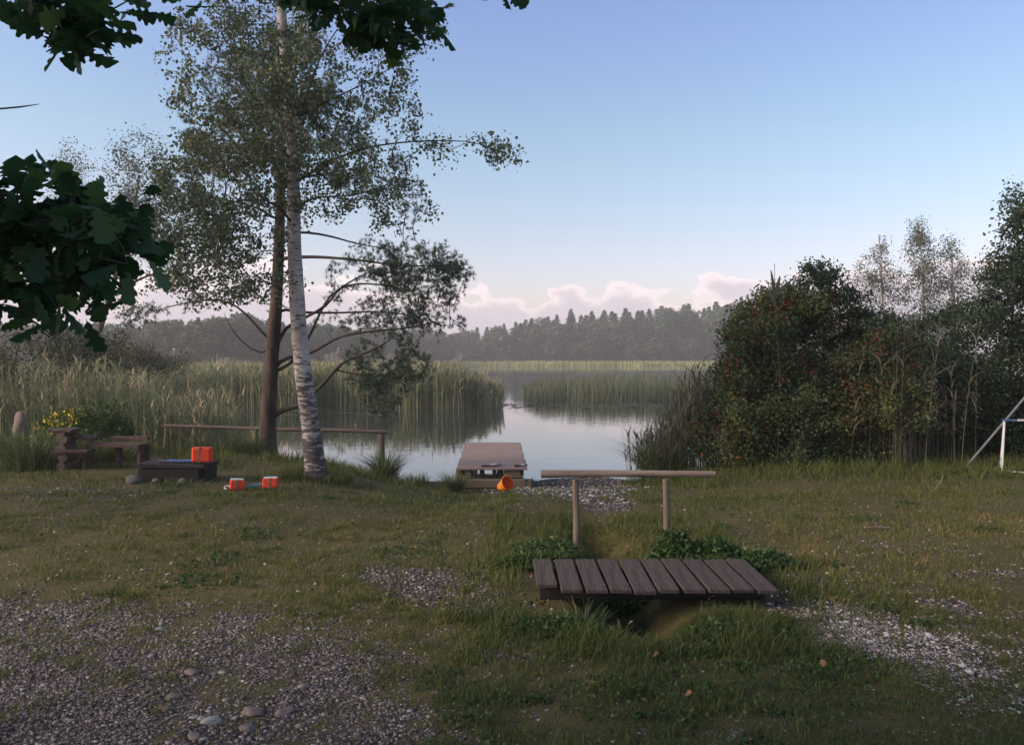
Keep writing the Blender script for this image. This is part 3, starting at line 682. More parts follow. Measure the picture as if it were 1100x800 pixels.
# ------------------------------------------------------------------ trees
def grow(root, trunk, r0, r1, limbs, tips, twig=.006, up=.35, step=.28, sag=0.0, expo=.42, limb_r=.05, penal=1.5, bow=.12):
    """skeleton: a trunk path, explicit limbs, then tips that join the nearest wood. Returns chains, tip paths"""
    T = smooth_path(trunk, .2)
    pos = [p for p in T]; par = [-1]+list(range(len(T)-1)); chains = [list(range(len(T)))]
    forced = {i: r0+(r1-r0)*(i/(len(T)-1))**.85 for i in range(len(T))}
    def nearest(p, pen=1.5):
        A = np.array(pos); d = A-p; D = np.linalg.norm(d, axis=1)+pen*np.maximum(0, d[:, 2])
        return int(np.argmin(D))
    for lim in limbs:
        path, rr = lim; Pt = smooth_path(path, step)
        j = nearest(Pt[0], .2); prev = j; ch = [j]
        for q in Pt[1:] if np.linalg.norm(Pt[0]-pos[j]) < .5 else Pt:
            pos.append(q); par.append(prev); prev = len(pos)-1; ch.append(prev)
        for k, i in enumerate(ch[1:]): forced[i] = rr*(1-.8*(k/max(1, len(ch)-1)))
        chains.append(ch)
    A0 = np.array(pos); tips = np.asarray(tips)
    dist = np.array([np.min(np.linalg.norm(A0-t, axis=1)) for t in tips])
    tw = []
    for ti in np.argsort(dist):
        t = tips[ti]; j = nearest(t, penal); a_ = np.array(pos[j]); d = np.linalg.norm(t-a_)
        n = max(2, int(d/step)+1)
        mid = (a_+t)/2+np.array([0, 0, 1])*d*up*.3+rng.normal(size=3)*d*bow
        end = t+np.array([0, 0, -1])*sag*d
        ch = [j]; prev = j; pts = []
        for k in range(1, n+1):
            s = k/n; q = a_*(1-s)**2+2*mid*s*(1-s)+end*s*s
            pos.append(q); par.append(prev); prev = len(pos)-1; ch.append(prev); pts.append(q)
        chains.append(ch); tw.append(np.array([a_]+pts))
    cnt = np.zeros(len(pos))
    for ch in chains[1:]: cnt[ch[-1]] += 1
    for i in range(len(pos)-1, 0, -1):
        if par[i] >= 0: cnt[par[i]] += cnt[i]
    # parents always precede children except limbs grown later from trunk: fine
    rad = twig*np.maximum(cnt, 1)**expo
    for i, v in forced.items(): rad[i] = v
    return np.array(pos), rad, chains, tw
def wood_mesh(name, pos, rad, chains, m, parent, origin, skip_first=True, nb=5, rmax=.05):
    b = MB()
    for ch in (chains[1:] if skip_first else chains):
        if len(ch) < 2: continue
        P = pos[ch]; R = rad[ch].copy(); R[0] = min(R[0], R[1]*1.15); R[-1] *= .4
        R = np.minimum(R, max(rmax, R[1]))
        n = nb if R.max() < .03 else 7
        if R.max() < .008: n = 3
        b.tube(P-origin, R, n, cap=False)
    return b.build(name, m, parent, smooth=True)
def trunk_mesh(name, T, r0, r1, m, parent, origin, flare=.35, n=16, wob_=.03):
    P = smooth_path(T, .12); k = len(P); s = np.arange(k)/(k-1)
    d = np.cumsum(np.r_[0, np.linalg.norm(np.diff(P, axis=0), axis=1)])
    R = (r0+(r1-r0)*s**.85)*(1+flare*np.exp(-d/.22))
    R *= 1+wob_*np.sin(d*5+1)*.5+wob_*np.sin(d*13)*.4
    b = MB(); b.tube(P-origin, R, n, cap=True)
    return b.build(name, m, parent, smooth=True)
def leaf_points(tw, per, spread, start=.35):
    out = []
    for P in tw:
        L = np.linalg.norm(P[-1]-P[0]); n = int(per)
        s = start+(1-start)*rng.uniform(0, 1, n)**.8; f = s*(len(P)-1); i = np.minimum(f.astype(int), len(P)-2); u = (f-i)[:, None]
        out.append(P[i]*(1-u)+P[i+1]*u+rng.normal(size=(n, 3))*spread)
    return np.concatenate(out)
def clump_tone(P, s=.9, a=.35, k=0):
    return np.clip(.5+a*wob(P[:, 0]+P[:, 2]*.5, P[:, 1]+P[:, 2], s*1.6, k)+rng.normal(0, .18, len(P)), 0, 1)
def ellipsoid(n, c, r, shell=0.0):
    d = rand_dirs(n); q = rng.uniform(shell**3, 1, n)**(1/3); return np.asarray(c)+d*q[:, None]*np.asarray(r)

def px_blobs(blobs, Y, dY, total):
    """tip points filling the listed soft ellipses (photo pixels) with real depth dY"""
    w = np.array([b_[2]*b_[3]*b_[4] for b_ in blobs], float); w /= w.sum(); out = []
    for b_, ww in zip(blobs, w):
        n = max(1, int(total*ww)); r_ = np.sqrt(rng.uniform(0, 1, n)); a_ = rng.uniform(0, 2*pi, n)
        dz = rng.uniform(-1, 1, n)*np.sqrt(np.maximum(0, 1-r_**2*.8))*dY
        for i in range(n): out.append(at(b_[0]+b_[2]*r_[i]*math.cos(a_[i]), b_[1]+b_[3]*r_[i]*math.sin(a_[i]), Y+dz[i]))
    return np.array(out)

def birch():
    Y = 11.0; base = at(341, 515, Y); base[2] = H(base[0], Y)-.05
    pts = [base]+[at(a_, b_, Y+c) for a_, b_, c in ((333, 452, 0), (325, 394, 0), (320, 336, .02), (316, 259, .05), (315, 196, .05), (311, 123, 0), (303, 20, 0), (299, -60, .1), (296, -140, .2), (300, -220, .3))]
    t = thing('birch_tree', 'tall white barked birch leaning left in front of the brown pine', 'tree', base)
    limbs = [([at(316, 200, Y), at(345, 178, Y-.2), at(390, 160, Y-.5), at(445, 152, Y-.7), at(500, 152, Y-.8), at(525, 157, Y-.9)], .028),
             ([at(312, 140, Y), at(330, 100, Y+.2), at(345, 60, Y+.3), at(370, 20, Y+.4)], .03),
             ([at(314, 180, Y), at(290, 130, Y-.3), at(262, 90, Y-.5), at(235, 50, Y-.6)], .03),
             ([at(316, 235, Y), at(285, 215, Y-.4), at(240, 220, Y-.7), at(200, 245, Y-.8)], .026),
             ([at(316, 225, Y), at(340, 212, Y+.3), at(380, 210, Y+.6), at(425, 195, Y+.8)], .026),
             ([at(310, 110, Y), at(285, 60, Y+.3), at(250, 15, Y+.5)], .028),
             ([at(311, 130, Y), at(350, 110, Y-.4), at(400, 85, Y-.8), at(440, 60, Y-1.)], .024),
             ([at(305, 40, Y), at(340, 0, Y), at(370, -60, Y)], .024)]
    blobs = [(250, 90, 70, 90, 1.3), (200, 60, 30, 60, .5), (235, 200, 65, 55, 1.2), (195, 175, 40, 40, .8), (300, 60, 55, 70, 1.2), (225, 280, 70, 38, .9), (300, 150, 50, 70, 1.2), (200, 240, 50, 40, .9),
             (380, 60, 70, 70, .65), (400, 120, 60, 60, .6), (380, 190, 80, 45, .8), (430, 215, 40, 35, .6), (330, -70, 110, 80, 1.), (310, -150, 60, 60, .8), (420, 20, 60, 40, .5), (270, 305, 60, 24, .5), (185, 290, 40, 24, .5), (312, 120, 22, 80, .9), (315, 30, 26, 40, .9), (260, 240, 70, 40, .9),
             (505, 155, 55, 14, 1.1), (545, 163, 18, 8, 1.6), (220, 20, 30, 40, .5)]
    blobs += [(215, 255, 60, 50, .9), (240, 300, 60, 26, .6), (330, 150, 60, 60, .8)]
    tips = px_blobs(blobs, Y, 1.5, 1600)
    limbs = [(a_, r_*.65) for a_, r_ in limbs]
    pos, rad, ch, tw = grow(base, pts, .142, .03, limbs, tips, twig=.0024, up=.7, step=.2, sag=.34, penal=.8)
    trunk_mesh('trunk', pts, .142, .03, M['bark_birch'], t, base)
    wood_mesh('branches', pos, rad, ch, M['bark_twig'], t, base)
    P = leaf_points(tw, 30, .06, .2); P = P[P[:, 2] > 1.55]
    geo_obj('crown', [leaves_geo(P, .048, .5, .8, 0, clump_tone(P))], M['birch_leaf'], t, base)
birch()

def needle_tufts(P, D, size, per, tone=None, w=.07):
    """pine needle tufts: thin blades fanning from each point around direction D"""
    n = len(P); P2 = np.repeat(P, per, 0); D2 = np.repeat(D, per, 0)
    d = D2*.75+rand_dirs(n*per)*.8; d /= np.linalg.norm(d, axis=1)[:, None]
    w_ = rand_dirs(n*per); w_ -= d*np.sum(d*w_, 1)[:, None]; w_ /= np.linalg.norm(w_, axis=1)[:, None]
    s = size*rng.uniform(.6, 1.15, n*per); P2 = P2-D2*(size*.5*rng.uniform(-.3, 1, (n*per, 1)))
    V = np.stack([P2-w_*(s*w*.5)[:, None], P2+w_*(s*w*.5)[:, None], P2+d*s[:, None]], 1).reshape(-1, 3)
    i = np.arange(n*per)*3
    return V, np.stack([i, i+1, i+2], 1), np.repeat(tone if tone is not None else rng.uniform(0, 1, n), per)

def pine():
    Y = 14.0; base = at(287, 492, Y); base[2] = H(base[0], Y)-.05
    pts = [base]+[at(a_, b_, Y) for a_, b_ in ((288, 450), (290, 414), (293, 375), (296, 336), (299, 280), (301, 220), (301, 150), (298, 90), (300, 40))]
    t = thing('pine_tree', 'brown trunked pine with bare lower limbs standing behind the birch', 'tree', base)
    def lp(*a_): return [at(p[0], p[1], Y+(p[2] if len(p) > 2 else 0)) for p in a_]
    limbs = [(lp((300, 250), (330, 250, .1), (355, 254, .3), (385, 262, .4), (420, 268, .5)), .032),
             (lp((299, 278), (335, 276, -.2), (380, 279, -.5), (430, 285, -.7), (480, 285, -.8)), .042),
             (lp((294, 378), (308, 352), (330, 340), (350, 328), (368, 308, .3), (400, 290, .6)), .045),
             (lp((292, 395), (310, 384), (335, 378), (365, 362, -.3), (400, 356, -.6), (440, 352, -.8), (470, 345, -.9)), .045),
             (lp((292, 400), (312, 390), (330, 365, .3), (355, 318, .6), (385, 305, .9), (430, 310, 1.1), (470, 325, 1.2)), .04),
             (lp((289, 445), (305, 440), (320, 436), (345, 414, -.2), (368, 390, -.4), (395, 378, -.6), (420, 365, -.8)), .06),
             (lp((296, 330), (320, 335, .2), (360, 336, .4), (410, 335, .5), (450, 340, .6)), .034),
             (lp((366, 400, -.3), (390, 402, -.4), (420, 404, -.5), (440, 412, -.5)), .018),
             (lp((294, 370), (280, 355), (255, 330), (225, 322), (180, 330), (145, 342)), .03),
             (lp((292, 380), (270, 375), (250, 355), (240, 335)), .022),
             (lp((298, 240), (280, 225, -.2), (240, 215, -.3), (205, 220, -.4)), .03),
             (lp((300, 180), (275, 165, .2), (240, 150, .4), (215, 150, .5)), .03),
             (lp((299, 110), (320, 95, .1), (350, 90, .2)), .028), (lp((300, 200), (330, 190, .4), (360, 185, .6), (400, 180, .8)), .03),
             (lp((298, 305), (292, 305), (285, 303)), .02), (lp((297, 325), (290, 327), (282, 326)), .02), (lp((297, 328), (306, 330), (312, 331)), .016)]
    blobs = [(450, 290, 48, 32, 1.3), (400, 280, 40, 20, 1), (480, 300, 30, 26, 1), (430, 340, 50, 25, 1), (485, 345, 22, 14, .7), (410, 390, 40, 30, 1.1), (415, 425, 22, 22, 1.1), (440, 395, 26, 22, 1.), (395, 420, 12, 18, .6),
             (360, 300, 24, 24, .45), (370, 340, 30, 18, .4), (450, 310, 40, 40, .8),
             (240, 150, 50, 40, .9), (210, 200, 45, 30, .8), (300, 100, 60, 60, .8), (350, 130, 50, 40, .7), (390, 180, 50, 30, .8), (260, 90, 45, 40, .8), (430, 215, 30, 20, .6), (160, 338, 36, 9, 1.), (200, 325, 35, 8, .5), (300, 50, 30, 20, .8)]
    limbs = [(a_, r_*.78) for a_, r_ in limbs]
    tips = px_blobs(blobs, Y, 1.3, 800)
    pos, rad, ch, tw = grow(base, pts, .145, .05, limbs, tips, twig=.0035, up=.2, step=.16, sag=-.05, penal=.3, bow=.18)
    trunk_mesh('trunk', pts, .145, .05, M['bark_pine'], t, base, flare=.45)
    wood_mesh('branches', pos, rad, ch, M['bark_twig'], t, base)
    P = []; D = []
    for Q in tw:
        d = Q[-1]-Q[-2]; d /= np.linalg.norm(d)+1e-9
        for k in range(7):
            f = rng.uniform(.35, 1)*(len(Q)-1); i = min(int(f), len(Q)-2); u = f-i
            P.append(Q[i]*(1-u)+Q[i+1]*u+rng.normal(size=3)*.07); dd = d+rng.normal(size=3)*.6+np.array([0, 0, .35]); D.append(dd/np.linalg.norm(dd))
        P.append(Q[-1]); D.append(d)
    P = np.array(P); D = np.array(D)
    geo_obj('crown', [needle_tufts(P, D, .085, 24, clump_tone(P, 1.2), .09)], M['pine_leaf'], t, base)
pine()

# oak leaf outline: rounded lobes either side of a midrib
def oak_leaf_shape():
    half = [(0, 0), (.02, .10), (.10, .16), (.16, .23), (.10, .29), (.13, .35), (.24, .40), (.26, .48), (.16, .52), (.20, .58), (.32, .64), (.33, .73), (.20, .75), (.22, .82), (.26, .88), (.18, .95), (.08, .97), (0, 1.0)]
    return half
OAK = oak_leaf_shape()
def oak_leaves(P, size, droopmean=.6, dirs=None):
    """lobed leaves: two flaps of thin polygons folded on the midrib"""
    hn = len(OAK); hx = np.array([p[0] for p in OAK]); hy = np.array([p[1] for p in OAK]); n = len(P)
    d = rand_dirs(n) if dirs is None else dirs+rand_dirs(n)*.5
    d[:, 2] -= droopmean; d /= np.linalg.norm(d, axis=1)[:, None]
    w = rand_dirs(n)*.8+np.cross(d, np.tile([0, 0, 1.], (n, 1))); w -= d*np.sum(d*w, 1)[:, None]; w /= np.linalg.norm(w, axis=1)[:, None]
    nm = np.cross(d, w); s = size*rng.uniform(.7, 1.25, n)
    Vs = []; Fq = []
    curl = rng.uniform(-.25, .35, n); fold = rng.uniform(.1, .5, n)
    K = 2*hn
    V = np.zeros((n, K, 3))
    for sgn, off in ((1, 0), (-1, hn)):
        for i in range(hn):
            V[:, off+i] = P+(d*(hy[i]*s)[:, None])+w*(sgn*hx[i]*s)[:, None]+nm*((hx[i]*fold-curl*hy[i]**2*.6)*s)[:, None]
    # quads between midrib points and edge points: midrib approximated by added points
    Mr = np.zeros((n, hn, 3))
    for i in range(hn): Mr[:, i] = P+(d*(hy[i]*s)[:, None])+nm*((-curl*hy[i]**2*.6)*s)[:, None]
    V = np.concatenate([V, Mr], 1); K = 3*hn
    q = []
    for i in range(hn-1):
        q.append([2*hn+i, i, i+1, 2*hn+i+1]); q.append([2*hn+i, 2*hn+i+1, hn+i+1, hn+i])
    q = np.array(q)
    Fq = (q[None]+(np.arange(n)*K)[:, None, None]).reshape(-1, 4)
    return V.reshape(-1, 3), Fq, np.repeat(rng.uniform(0, 1, n), len(q))

def oak():
    base = np.array([-3.4, -1.6, H(-3.4, -1.6)-.1])
    t = thing('oak_tree', 'big dark oak whose lobed leaves hang in from the top and left edge', 'tree', base)
    pts = [base, base+[.1, .1, 1.5], base+[.3, .4, 3.0], base+[.6, .8, 4.5], base+[.8, 1.1, 6.5]]
    # limbs reaching into the picture
    limbs = [([base+[.2, .3, 1.2], np.array([-2.6, .2, 1.6]), np.array([-1.9, 1.2, 1.75]), at(-30, 232, 1.9), at(60, 238, 2.0), at(120, 235, 2.1)], .035),
             ([base+[.4, .5, 3.1], np.array([-2.4, .3, 3.4]), np.array([-1.6, 1.4, 3.2]), at(250, -90, 2.5), at(340, -30, 2.6), at(420, 5, 2.7), at(455, 22, 2.75)], .035),
             ([base+[.4, .5, 2.6], np.array([-2.6, .6, 2.9]), at(-60, -60, 2.0), at(30, -18, 2.1), at(80, 8, 2.1)], .03),
             ([np.array([-1.6, 1.4, 3.2]), at(400, -80, 2.7), at(500, -40, 2.8), at(532, -12, 2.8)], .014),
             ([base+[.2, .3, 1.4], np.array([-2.5, .8, 1.5]), at(-60, 330, 2.3), at(10, 330, 2.5), at(40, 348, 2.6), at(66, 368, 2.7)], .016),
             ([base+[.3, .4, 2.2], np.array([-2.4, .8, 2.2]), at(-40, 118, 2.3), at(0, 117, 2.3), at(22, 115, 2.3), at(42, 112, 2.3)], .010)]
    blobs_near = [(-10, 200, 40, 40, 1.1), (50, 218, 60, 40, 1.2), (110, 235, 45, 28, 1.0), (140, 245, 28, 22, .8), (20, 265, 60, 40, 1.2), (90, 275, 50, 28, 1.1), (50, 310, 40, 30, 1.2), (0, 320, 20, 22, 1.), (20, 190, 30, 22, .8), (120, 268, 25, 20, .9), (-60, 260, 60, 80, 1)]
    tips = [px_blobs(blobs_near, 2.05, .25, 120)]
    tipsB = px_blobs([(65, 20, 34, 18, 1), (100, 5, 30, 10, 1), (30, -5, 40, 10, 1), (90, 22, 16, 10, .8), (145, -8, 10, 6, .4)], 2.1, .15, 26)
    tipsC = px_blobs([(340, 0, 30, 14, 1), (400, 8, 36, 20, 1.2), (440, 18, 20, 20, 1.2), (310, -15, 30, 12, 1.), (410, 30, 26, 14, 1), (380, -30, 80, 18, 1), (462, 8, 8, 10, .5), (190, -20, 10, 8, .4), (228, -14, 8, 6, .3)], 2.7, .2, 62)
    tipsD = px_blobs([(545, -6, 8, 6, 1.), (530, -14, 10, 5, 1)], 2.8, .05, 4)
    # the crown over and behind the camera that shades the foreground
    c1 = ellipsoid(230, (-2.6, -3.2, 6.6), (4.0, 3.4, 2.2)); c2 = ellipsoid(60, (.2, -3.0, 6.0), (2.6, 2.4, 1.6)); c3 = ellipsoid(50, (-5.5, -2.5, 4.6), (2.0, 2.2, 1.6))
    c = np.concatenate([c1, c2, c3]); c = c[c[:, 2] > 3.4+.52*np.maximum(c[:, 1], 0)]
    tips = np.concatenate([tips[0], tipsB, tipsC, tipsD, c])
    limbs += [([base+[.6, .8, 4.2], np.array([-1.2, -1.0, 5.6]), np.array([1.6, -1.2, 6.6])], .06), ([base+[.5, .6, 3.6], np.array([-4.6, -.6, 4.6]), np.array([-6.4, -.2, 5.2])], .05),
              ([base+[.6, .8, 4.6], np.array([-2.6, .8, 6.0]), np.array([-2.2, 2.0, 7.0])], .05), ([base+[.6, .8, 4.6], np.array([-3.4, -3, 6.0]), np.array([-3.2, -5.0, 7.0])], .05)]
    pos, rad, ch, tw = grow(base, pts, .28, .10, limbs, tips, twig=.0022, up=.2, step=.12, sag=.1, penal=.3, bow=.08)
    trunk_mesh('trunk', pts, .28, .10, M['bark_grey'], t, base)
    wood_mesh('branches', pos, rad, ch, M['bark_twig'], t, base)
    P = []; D = []
    for Q in tw:
        high = Q[-1][2] > 3.6 and Q[-1][1] < 2.2
        dd = Q[-1]-Q[0]; dd /= np.linalg.norm(dd)
        for k in range(16 if high else 5):
            if high: p_ = Q[-1]+rng.normal(size=3)*.32
            else: p_ = Q[-1]+rng.normal(size=3)*.03-dd*rng.uniform(0, .12)
            P.append(p_); D.append(dd)
    P = np.array(P); D = np.array(D)
    hi = (P[:, 2] > 3.4) & (P[:, 1] < 2.2); D[hi, 2] += .6
    V1, F1, t1 = oak_leaves(P[~hi], .086, .35, D[~hi]); V2, F2, t2 = oak_leaves(P[hi], .17, .2)
    geo_obj('crown', [(V1, F1, t1), (V2, F2, t2)], M['oak_leaf'], t, base)
oak()

def shade_tree(bx, by, cz, rad3, hh, nt, label):  # unseen tree outside the frame, added for the shade it casts into view
    base = np.array([bx, by, H(bx, by)-.1])
    t = thing('added_shade_tree', label, 'tree', base)
    pts = [base, base+[.05, 0, hh*.35], base+[.2, .1, hh*.7], base+[.3, .1, hh]]
    tips = ellipsoid(nt, base+[.2, 0, cz], rad3)
    pos, rad, ch, tw = grow(base, pts, .25, .05, [], tips, twig=.004, up=.4, step=.3)
    trunk_mesh('trunk', pts, .25, .05, M['bark_grey'], t, base)
    wood_mesh('branches', pos, rad, ch, M['bark_twig'], t, base, nb=4)
    P = leaf_points(tw, 40, .22, .3)
    geo_obj('crown', [leaves_geo(P, .15, .2, .85, 0, clump_tone(P))], M['dark_leaf'], t, base)
shade_tree(-6.4, .5, 4.1, (2.0, 1.9, 2.0), 5.6, 200, 'small dense linden tree added out of view on the left to shade the foreground')
shade_tree(-14.2, 6.2, 7.8, (2.6, 2.2, 2.3), 9.5, 260, 'tall linden tree added out of view on the left to shade the right lawn')
def simple_tree(name, label, cat, Y, base_px, path, blobs, dY, ntips, per, lsize, leafm, barkm, r0, r1, spread=.1, twig=.003, up=.4, sag=.05, group=None, limbs=(), crown='crown', penal=.6, zbase=None, aspect=.6, tone=(.9, .35), droop=.2, zmin=None, baseY=None, start=.25):
    base = at(base_px, 400, Y); base[2] = H(base[0], Y)-.05 if zbase is None else zbase
    base[2] = max(base[2], WATER-.1)
    pts = [base]+[at(a_, b_, Y) for a_, b_ in path]
    t = thing(name, label, cat, base, group)
    tips = px_blobs(blobs, Y, dY, ntips)
    lim = [([at(*(q[:2]), Y+(q[2] if len(q) > 2 else 0)) for q in l[0]], l[1]) for l in limbs]
    pos, rad, ch, tw = grow(base, pts, r0, r1, lim, tips, twig=twig, up=up, step=max(.15, Y*.014), sag=sag, penal=penal)
    trunk_mesh('trunk' if 'tree' in name else 'stem', pts, r0, r1, barkm, t, base, n=10)
    wood_mesh('branches', pos, rad, ch, M['bark_twig'], t, base, nb=4)
    P = leaf_points(tw, per, spread, start); P = P[P[:, 2] > (base[2]+.05 if zmin is None else zmin)]
    geo_obj(crown, [leaves_geo(P, lsize, droop, aspect, 0, clump_tone(P, *tone))], leafm, t, base)
    return t, tw, base

def bg_trees():
    # left: loose pale trees behind the oak leaves
    simple_tree('tree', 'pale airy tree with a leaning trunk behind the left oak leaves', 'tree', 26, 96, ((104, 370), (118, 320), (126, 290), (140, 240), (150, 190)),
                [(150, 190, 35, 50, 1), (130, 250, 45, 45, 1), (165, 240, 40, 45, 1), (185, 290, 26, 30, .5), (100, 300, 40, 30, .5), (140, 320, 22, 18, .5), (135, 160, 12, 26, .8)], 1.6, 260, 42, .085, M['pale_leaf'], M['bark_grey'], .16, .03, .18, limbs=[([(118, 320), (150, 300), (185, 288)], .05)])
    simple_tree('tree', 'slim pale tree with a small round top left of the leaning one', 'tree', 32, 70, ((72, 330), (76, 250), (78, 190)),
                [(78, 172, 16, 22, 1), (74, 230, 26, 40, .9), (55, 290, 35, 40, .8), (110, 190, 14, 20, .4)], 1.3, 130, 36, .09, M['pale_leaf'], M['bark_grey'], .10, .02, .18)
    # left: low bushes between the reeds and the lake
    for lab, Y, bx, path, bl in (
        ('grey green willow bush behind the reeds at the left edge', 21, 10, ((15, 400), (20, 370)), [(15, 390, 50, 34, 1), (-50, 390, 60, 40, 1), (60, 372, 26, 16, .6)]),
        ('reddish brown twiggy bush in front of the leaning tree', 22, 88, ((88, 400), (92, 370)), [(85, 385, 40, 28, 1), (70, 365, 22, 12, .7), (115, 375, 22, 18, .6)]),
        ('low grey bush at the foot of the far left wood', 30, 160, ((160, 390), (165, 370)), [(130, 384, 40, 12, 1), (180, 390, 26, 8, .7)])):
        simple_tree('bush', lab, 'bush', Y, bx, path, bl, 1.4, 150, 60, .075, M['bush_leaf'], M['bark_twig'], .05, .02, .16)
    # right: thin birches above the shrub
    for lab, bx, path, bl in (
        ('slender pale birch with a bare white stem above the red shrub', 950, ((948, 350), (947, 300), (944, 252)), [(946, 262, 9, 14, .7), (940, 290, 22, 22, 1), (955, 305, 24, 22, 1), (932, 315, 22, 16, .8), (965, 330, 20, 15, .7)]),
        ('thin sparse birch standing between two others on the right', 990, ((992, 340), (990, 280), (986, 238)), [(986, 248, 10, 14, .6), (988, 275, 16, 26, .8), (992, 310, 18, 24, .6)]),
        ('rounded pale birch nearest the dark right hand thicket', 1025, ((1024, 350), (1023, 300), (1022, 255)), [(1022, 262, 12, 14, .9), (1020, 290, 24, 26, 1.1), (1040, 305, 20, 24, 1), (1015, 325, 26, 22, 1)])):
        simple_tree('birch_tree', lab, 'tree', 34, bx, path, bl, 1.2, 170, 27, .085, M['pale_leaf'], M['bark_birch'], .12, .02, .15, zbase=-.2)
bg_trees()

def right_shrubs():
    def bush(name, lab, Y, bx, path, blobs, dY, tips, per, size, leafm, tone=(.9, .3), sp=.10, limbs=(), **kw):
        return simple_tree(name, lab, 'shrub' if 'shrub' in name else 'tree', Y, bx, path, blobs, dY, tips, per, size, leafm, M['bark_twig'], .032, .014, sp, tone=tone, limbs=limbs, start=.15, **kw)
    t, tw, base = bush('berry_shrub', 'broad dark shrub with red berry clusters beside the shore reeds', 12.9, 830, ((828, 420), (826, 340)),
         [(815, 360, 40, 36, 1), (850, 350, 45, 40, 1), (800, 420, 30, 60, 1), (850, 430, 60, 60, 1.2), (820, 480, 45, 32, 1), (880, 480, 45, 32, 1), (870, 330, 30, 20, 1), (798, 350, 18, 18, .6), (775, 465, 26, 36, .9), (752, 488, 20, 20, .6), (792, 370, 16, 30, 1), (788, 410, 18, 30, 1), (835, 325, 24, 14, .8)], 1.1, 600, 90, .055, M['shrub_leaf'])
    P = np.array([q[-1] for q in tw]); p, q = to_px(P[:, 0], P[:, 1], P[:, 2])
    k = (q < 470) & (rng.uniform(0, 1, len(P)) < .42); C = P[k]; C[:, 1] -= .05
    PP = np.repeat(C, 30, 0)+rng.normal(size=(len(C)*30, 3))*np.repeat(rng.uniform(.02, .09, len(C)), 30)[:, None]
    tag(geo_obj('berries', [leaves_geo(PP, .034, 0, .9)], M['red_leaf'], t, base), None, None, kind='stuff')
    t, tw, base = bush('rowan_shrub', 'taller leafy shrub with upright tips rising over the berry shrub', 13.4, 885, ((885, 400), (886, 320), (884, 290)),
         [(884, 292, 12, 14, 1), (870, 300, 22, 14, .9), (900, 308, 22, 16, .9), (850, 318, 20, 12, .8), (925, 325, 18, 14, .8), (885, 345, 45, 26, 1), (940, 350, 30, 20, .8)], .9, 240, 44, .055, M['dark_leaf'], sp=.06, limbs=[([(886, 320), (872, 290), (868, 286)], .02), ([(886, 320), (896, 300), (900, 288)], .02)])
    P = np.array([q[-1] for q in tw]); C = P[rng.uniform(0, 1, len(P)) < .22]; PP = np.repeat(C, 30, 0)+rng.normal(size=(len(C)*30, 3))*np.repeat(rng.uniform(.02, .09, len(C)), 30)[:, None]
    tag(geo_obj('berries', [leaves_geo(PP, .034, 0, .9)], M['red_leaf'], t, base), None, None, kind='stuff')
    t, tw, base = bush('guelder_shrub', 'shrub with orange red tinged top left of the drooping reeds', 12.6, 960, ((955, 430), (950, 370)),
         [(950, 370, 40, 24, 1), (930, 400, 40, 30, 1), (975, 385, 26, 24, .8), (960, 430, 36, 30, .9), (915, 440, 30, 40, .8), (930, 470, 40, 36, 1)], .9, 240, 80, .05, M['shrub_leaf'])
    P = np.array([q[-1] for q in tw]); p, q = to_px(P[:, 0], P[:, 1], P[:, 2]); C = P[(q < 410) & (rng.uniform(0, 1, len(P)) < .5)]; PP = np.repeat(C, 30, 0)+rng.normal(size=(len(C)*30, 3))*np.repeat(rng.uniform(.02, .09, len(C)), 30)[:, None]
    tag(geo_obj('berries', [leaves_geo(PP, .034, 0, .9)], M['red_leaf'], t, base), None, None, kind='stuff')
    bush('hazel_shrub', 'low yellowish leaved shrub at the front edge of the berry shrub', 12.0, 865, ((865, 470), (866, 430)),
         [(850, 430, 40, 20, .8), (820, 450, 36, 18, .8), (880, 460, 36, 22, .8), (860, 490, 36, 14, .7), (790, 440, 16, 14, .5)], .45, 110, 42, .05, M['yellow_leaf'], sp=.07)
    bush('small_shrub', 'small yellow green shrub in front of the drooping reeds', 11.8, 975, ((972, 470), (970, 430)),
         [(970, 420, 26, 14, 1), (955, 440, 20, 14, .8), (990, 445, 18, 18, .7)], .35, 46, 36, .05, M['yellow_leaf'], sp=.06)
    # dark thicket to the right edge and beyond
    bush('alder_tree', 'tall dark alder leaning in at the right edge', 13.5, 1085, ((1085, 400), (1090, 300), (1096, 220)),
         [(1094, 215, 12, 24, .8), (1085, 255, 18, 18, .8), (1105, 240, 30, 40, 1), (1080, 310, 36, 36, 1), (1060, 350, 34, 30, 1), (1120, 320, 60, 60, 1.1), (1075, 285, 22, 16, .6), (1160, 280, 60, 90, .8), (1140, 200, 40, 60, .6)], 1.3, 420, 70, .06, M['dark_leaf'], limbs=[([(1088, 320), (1070, 300), (1058, 275)], .03)])
    bush('willow_shrub', 'dark willow thicket behind the white legged frame on the right', 13.2, 1060, ((1060, 450), (1050, 400)),
         [(1030, 385, 36, 34, 1), (1060, 430, 50, 50, 1.2), (1100, 420, 50, 60, 1.2), (1010, 450, 36, 44, 1), (1050, 480, 50, 30, 1.1), (1110, 480, 50, 30, 1), (1160, 430, 60, 80, 1), (1000, 490, 30, 20, .7)], 1.2, 480, 80, .06, M['dark_leaf'])
    bush('elder_shrub', 'dense green shrub filling the gap behind the thin birches', 17, 985, ((985, 400), (985, 350)),
         [(960, 370, 40, 26, 1), (1000, 360, 36, 26, 1), (1040, 345, 30, 26, 1), (985, 400, 60, 30, 1.1), (930, 380, 40, 30, 1), (900, 410, 50, 40, 1.3), (870, 460, 60, 40, 1), (960, 460, 50, 40, 1), (790, 460, 40, 40, .8)], 1.3, 480, 70, .075, M['dark_leaf'])
right_shrubs()

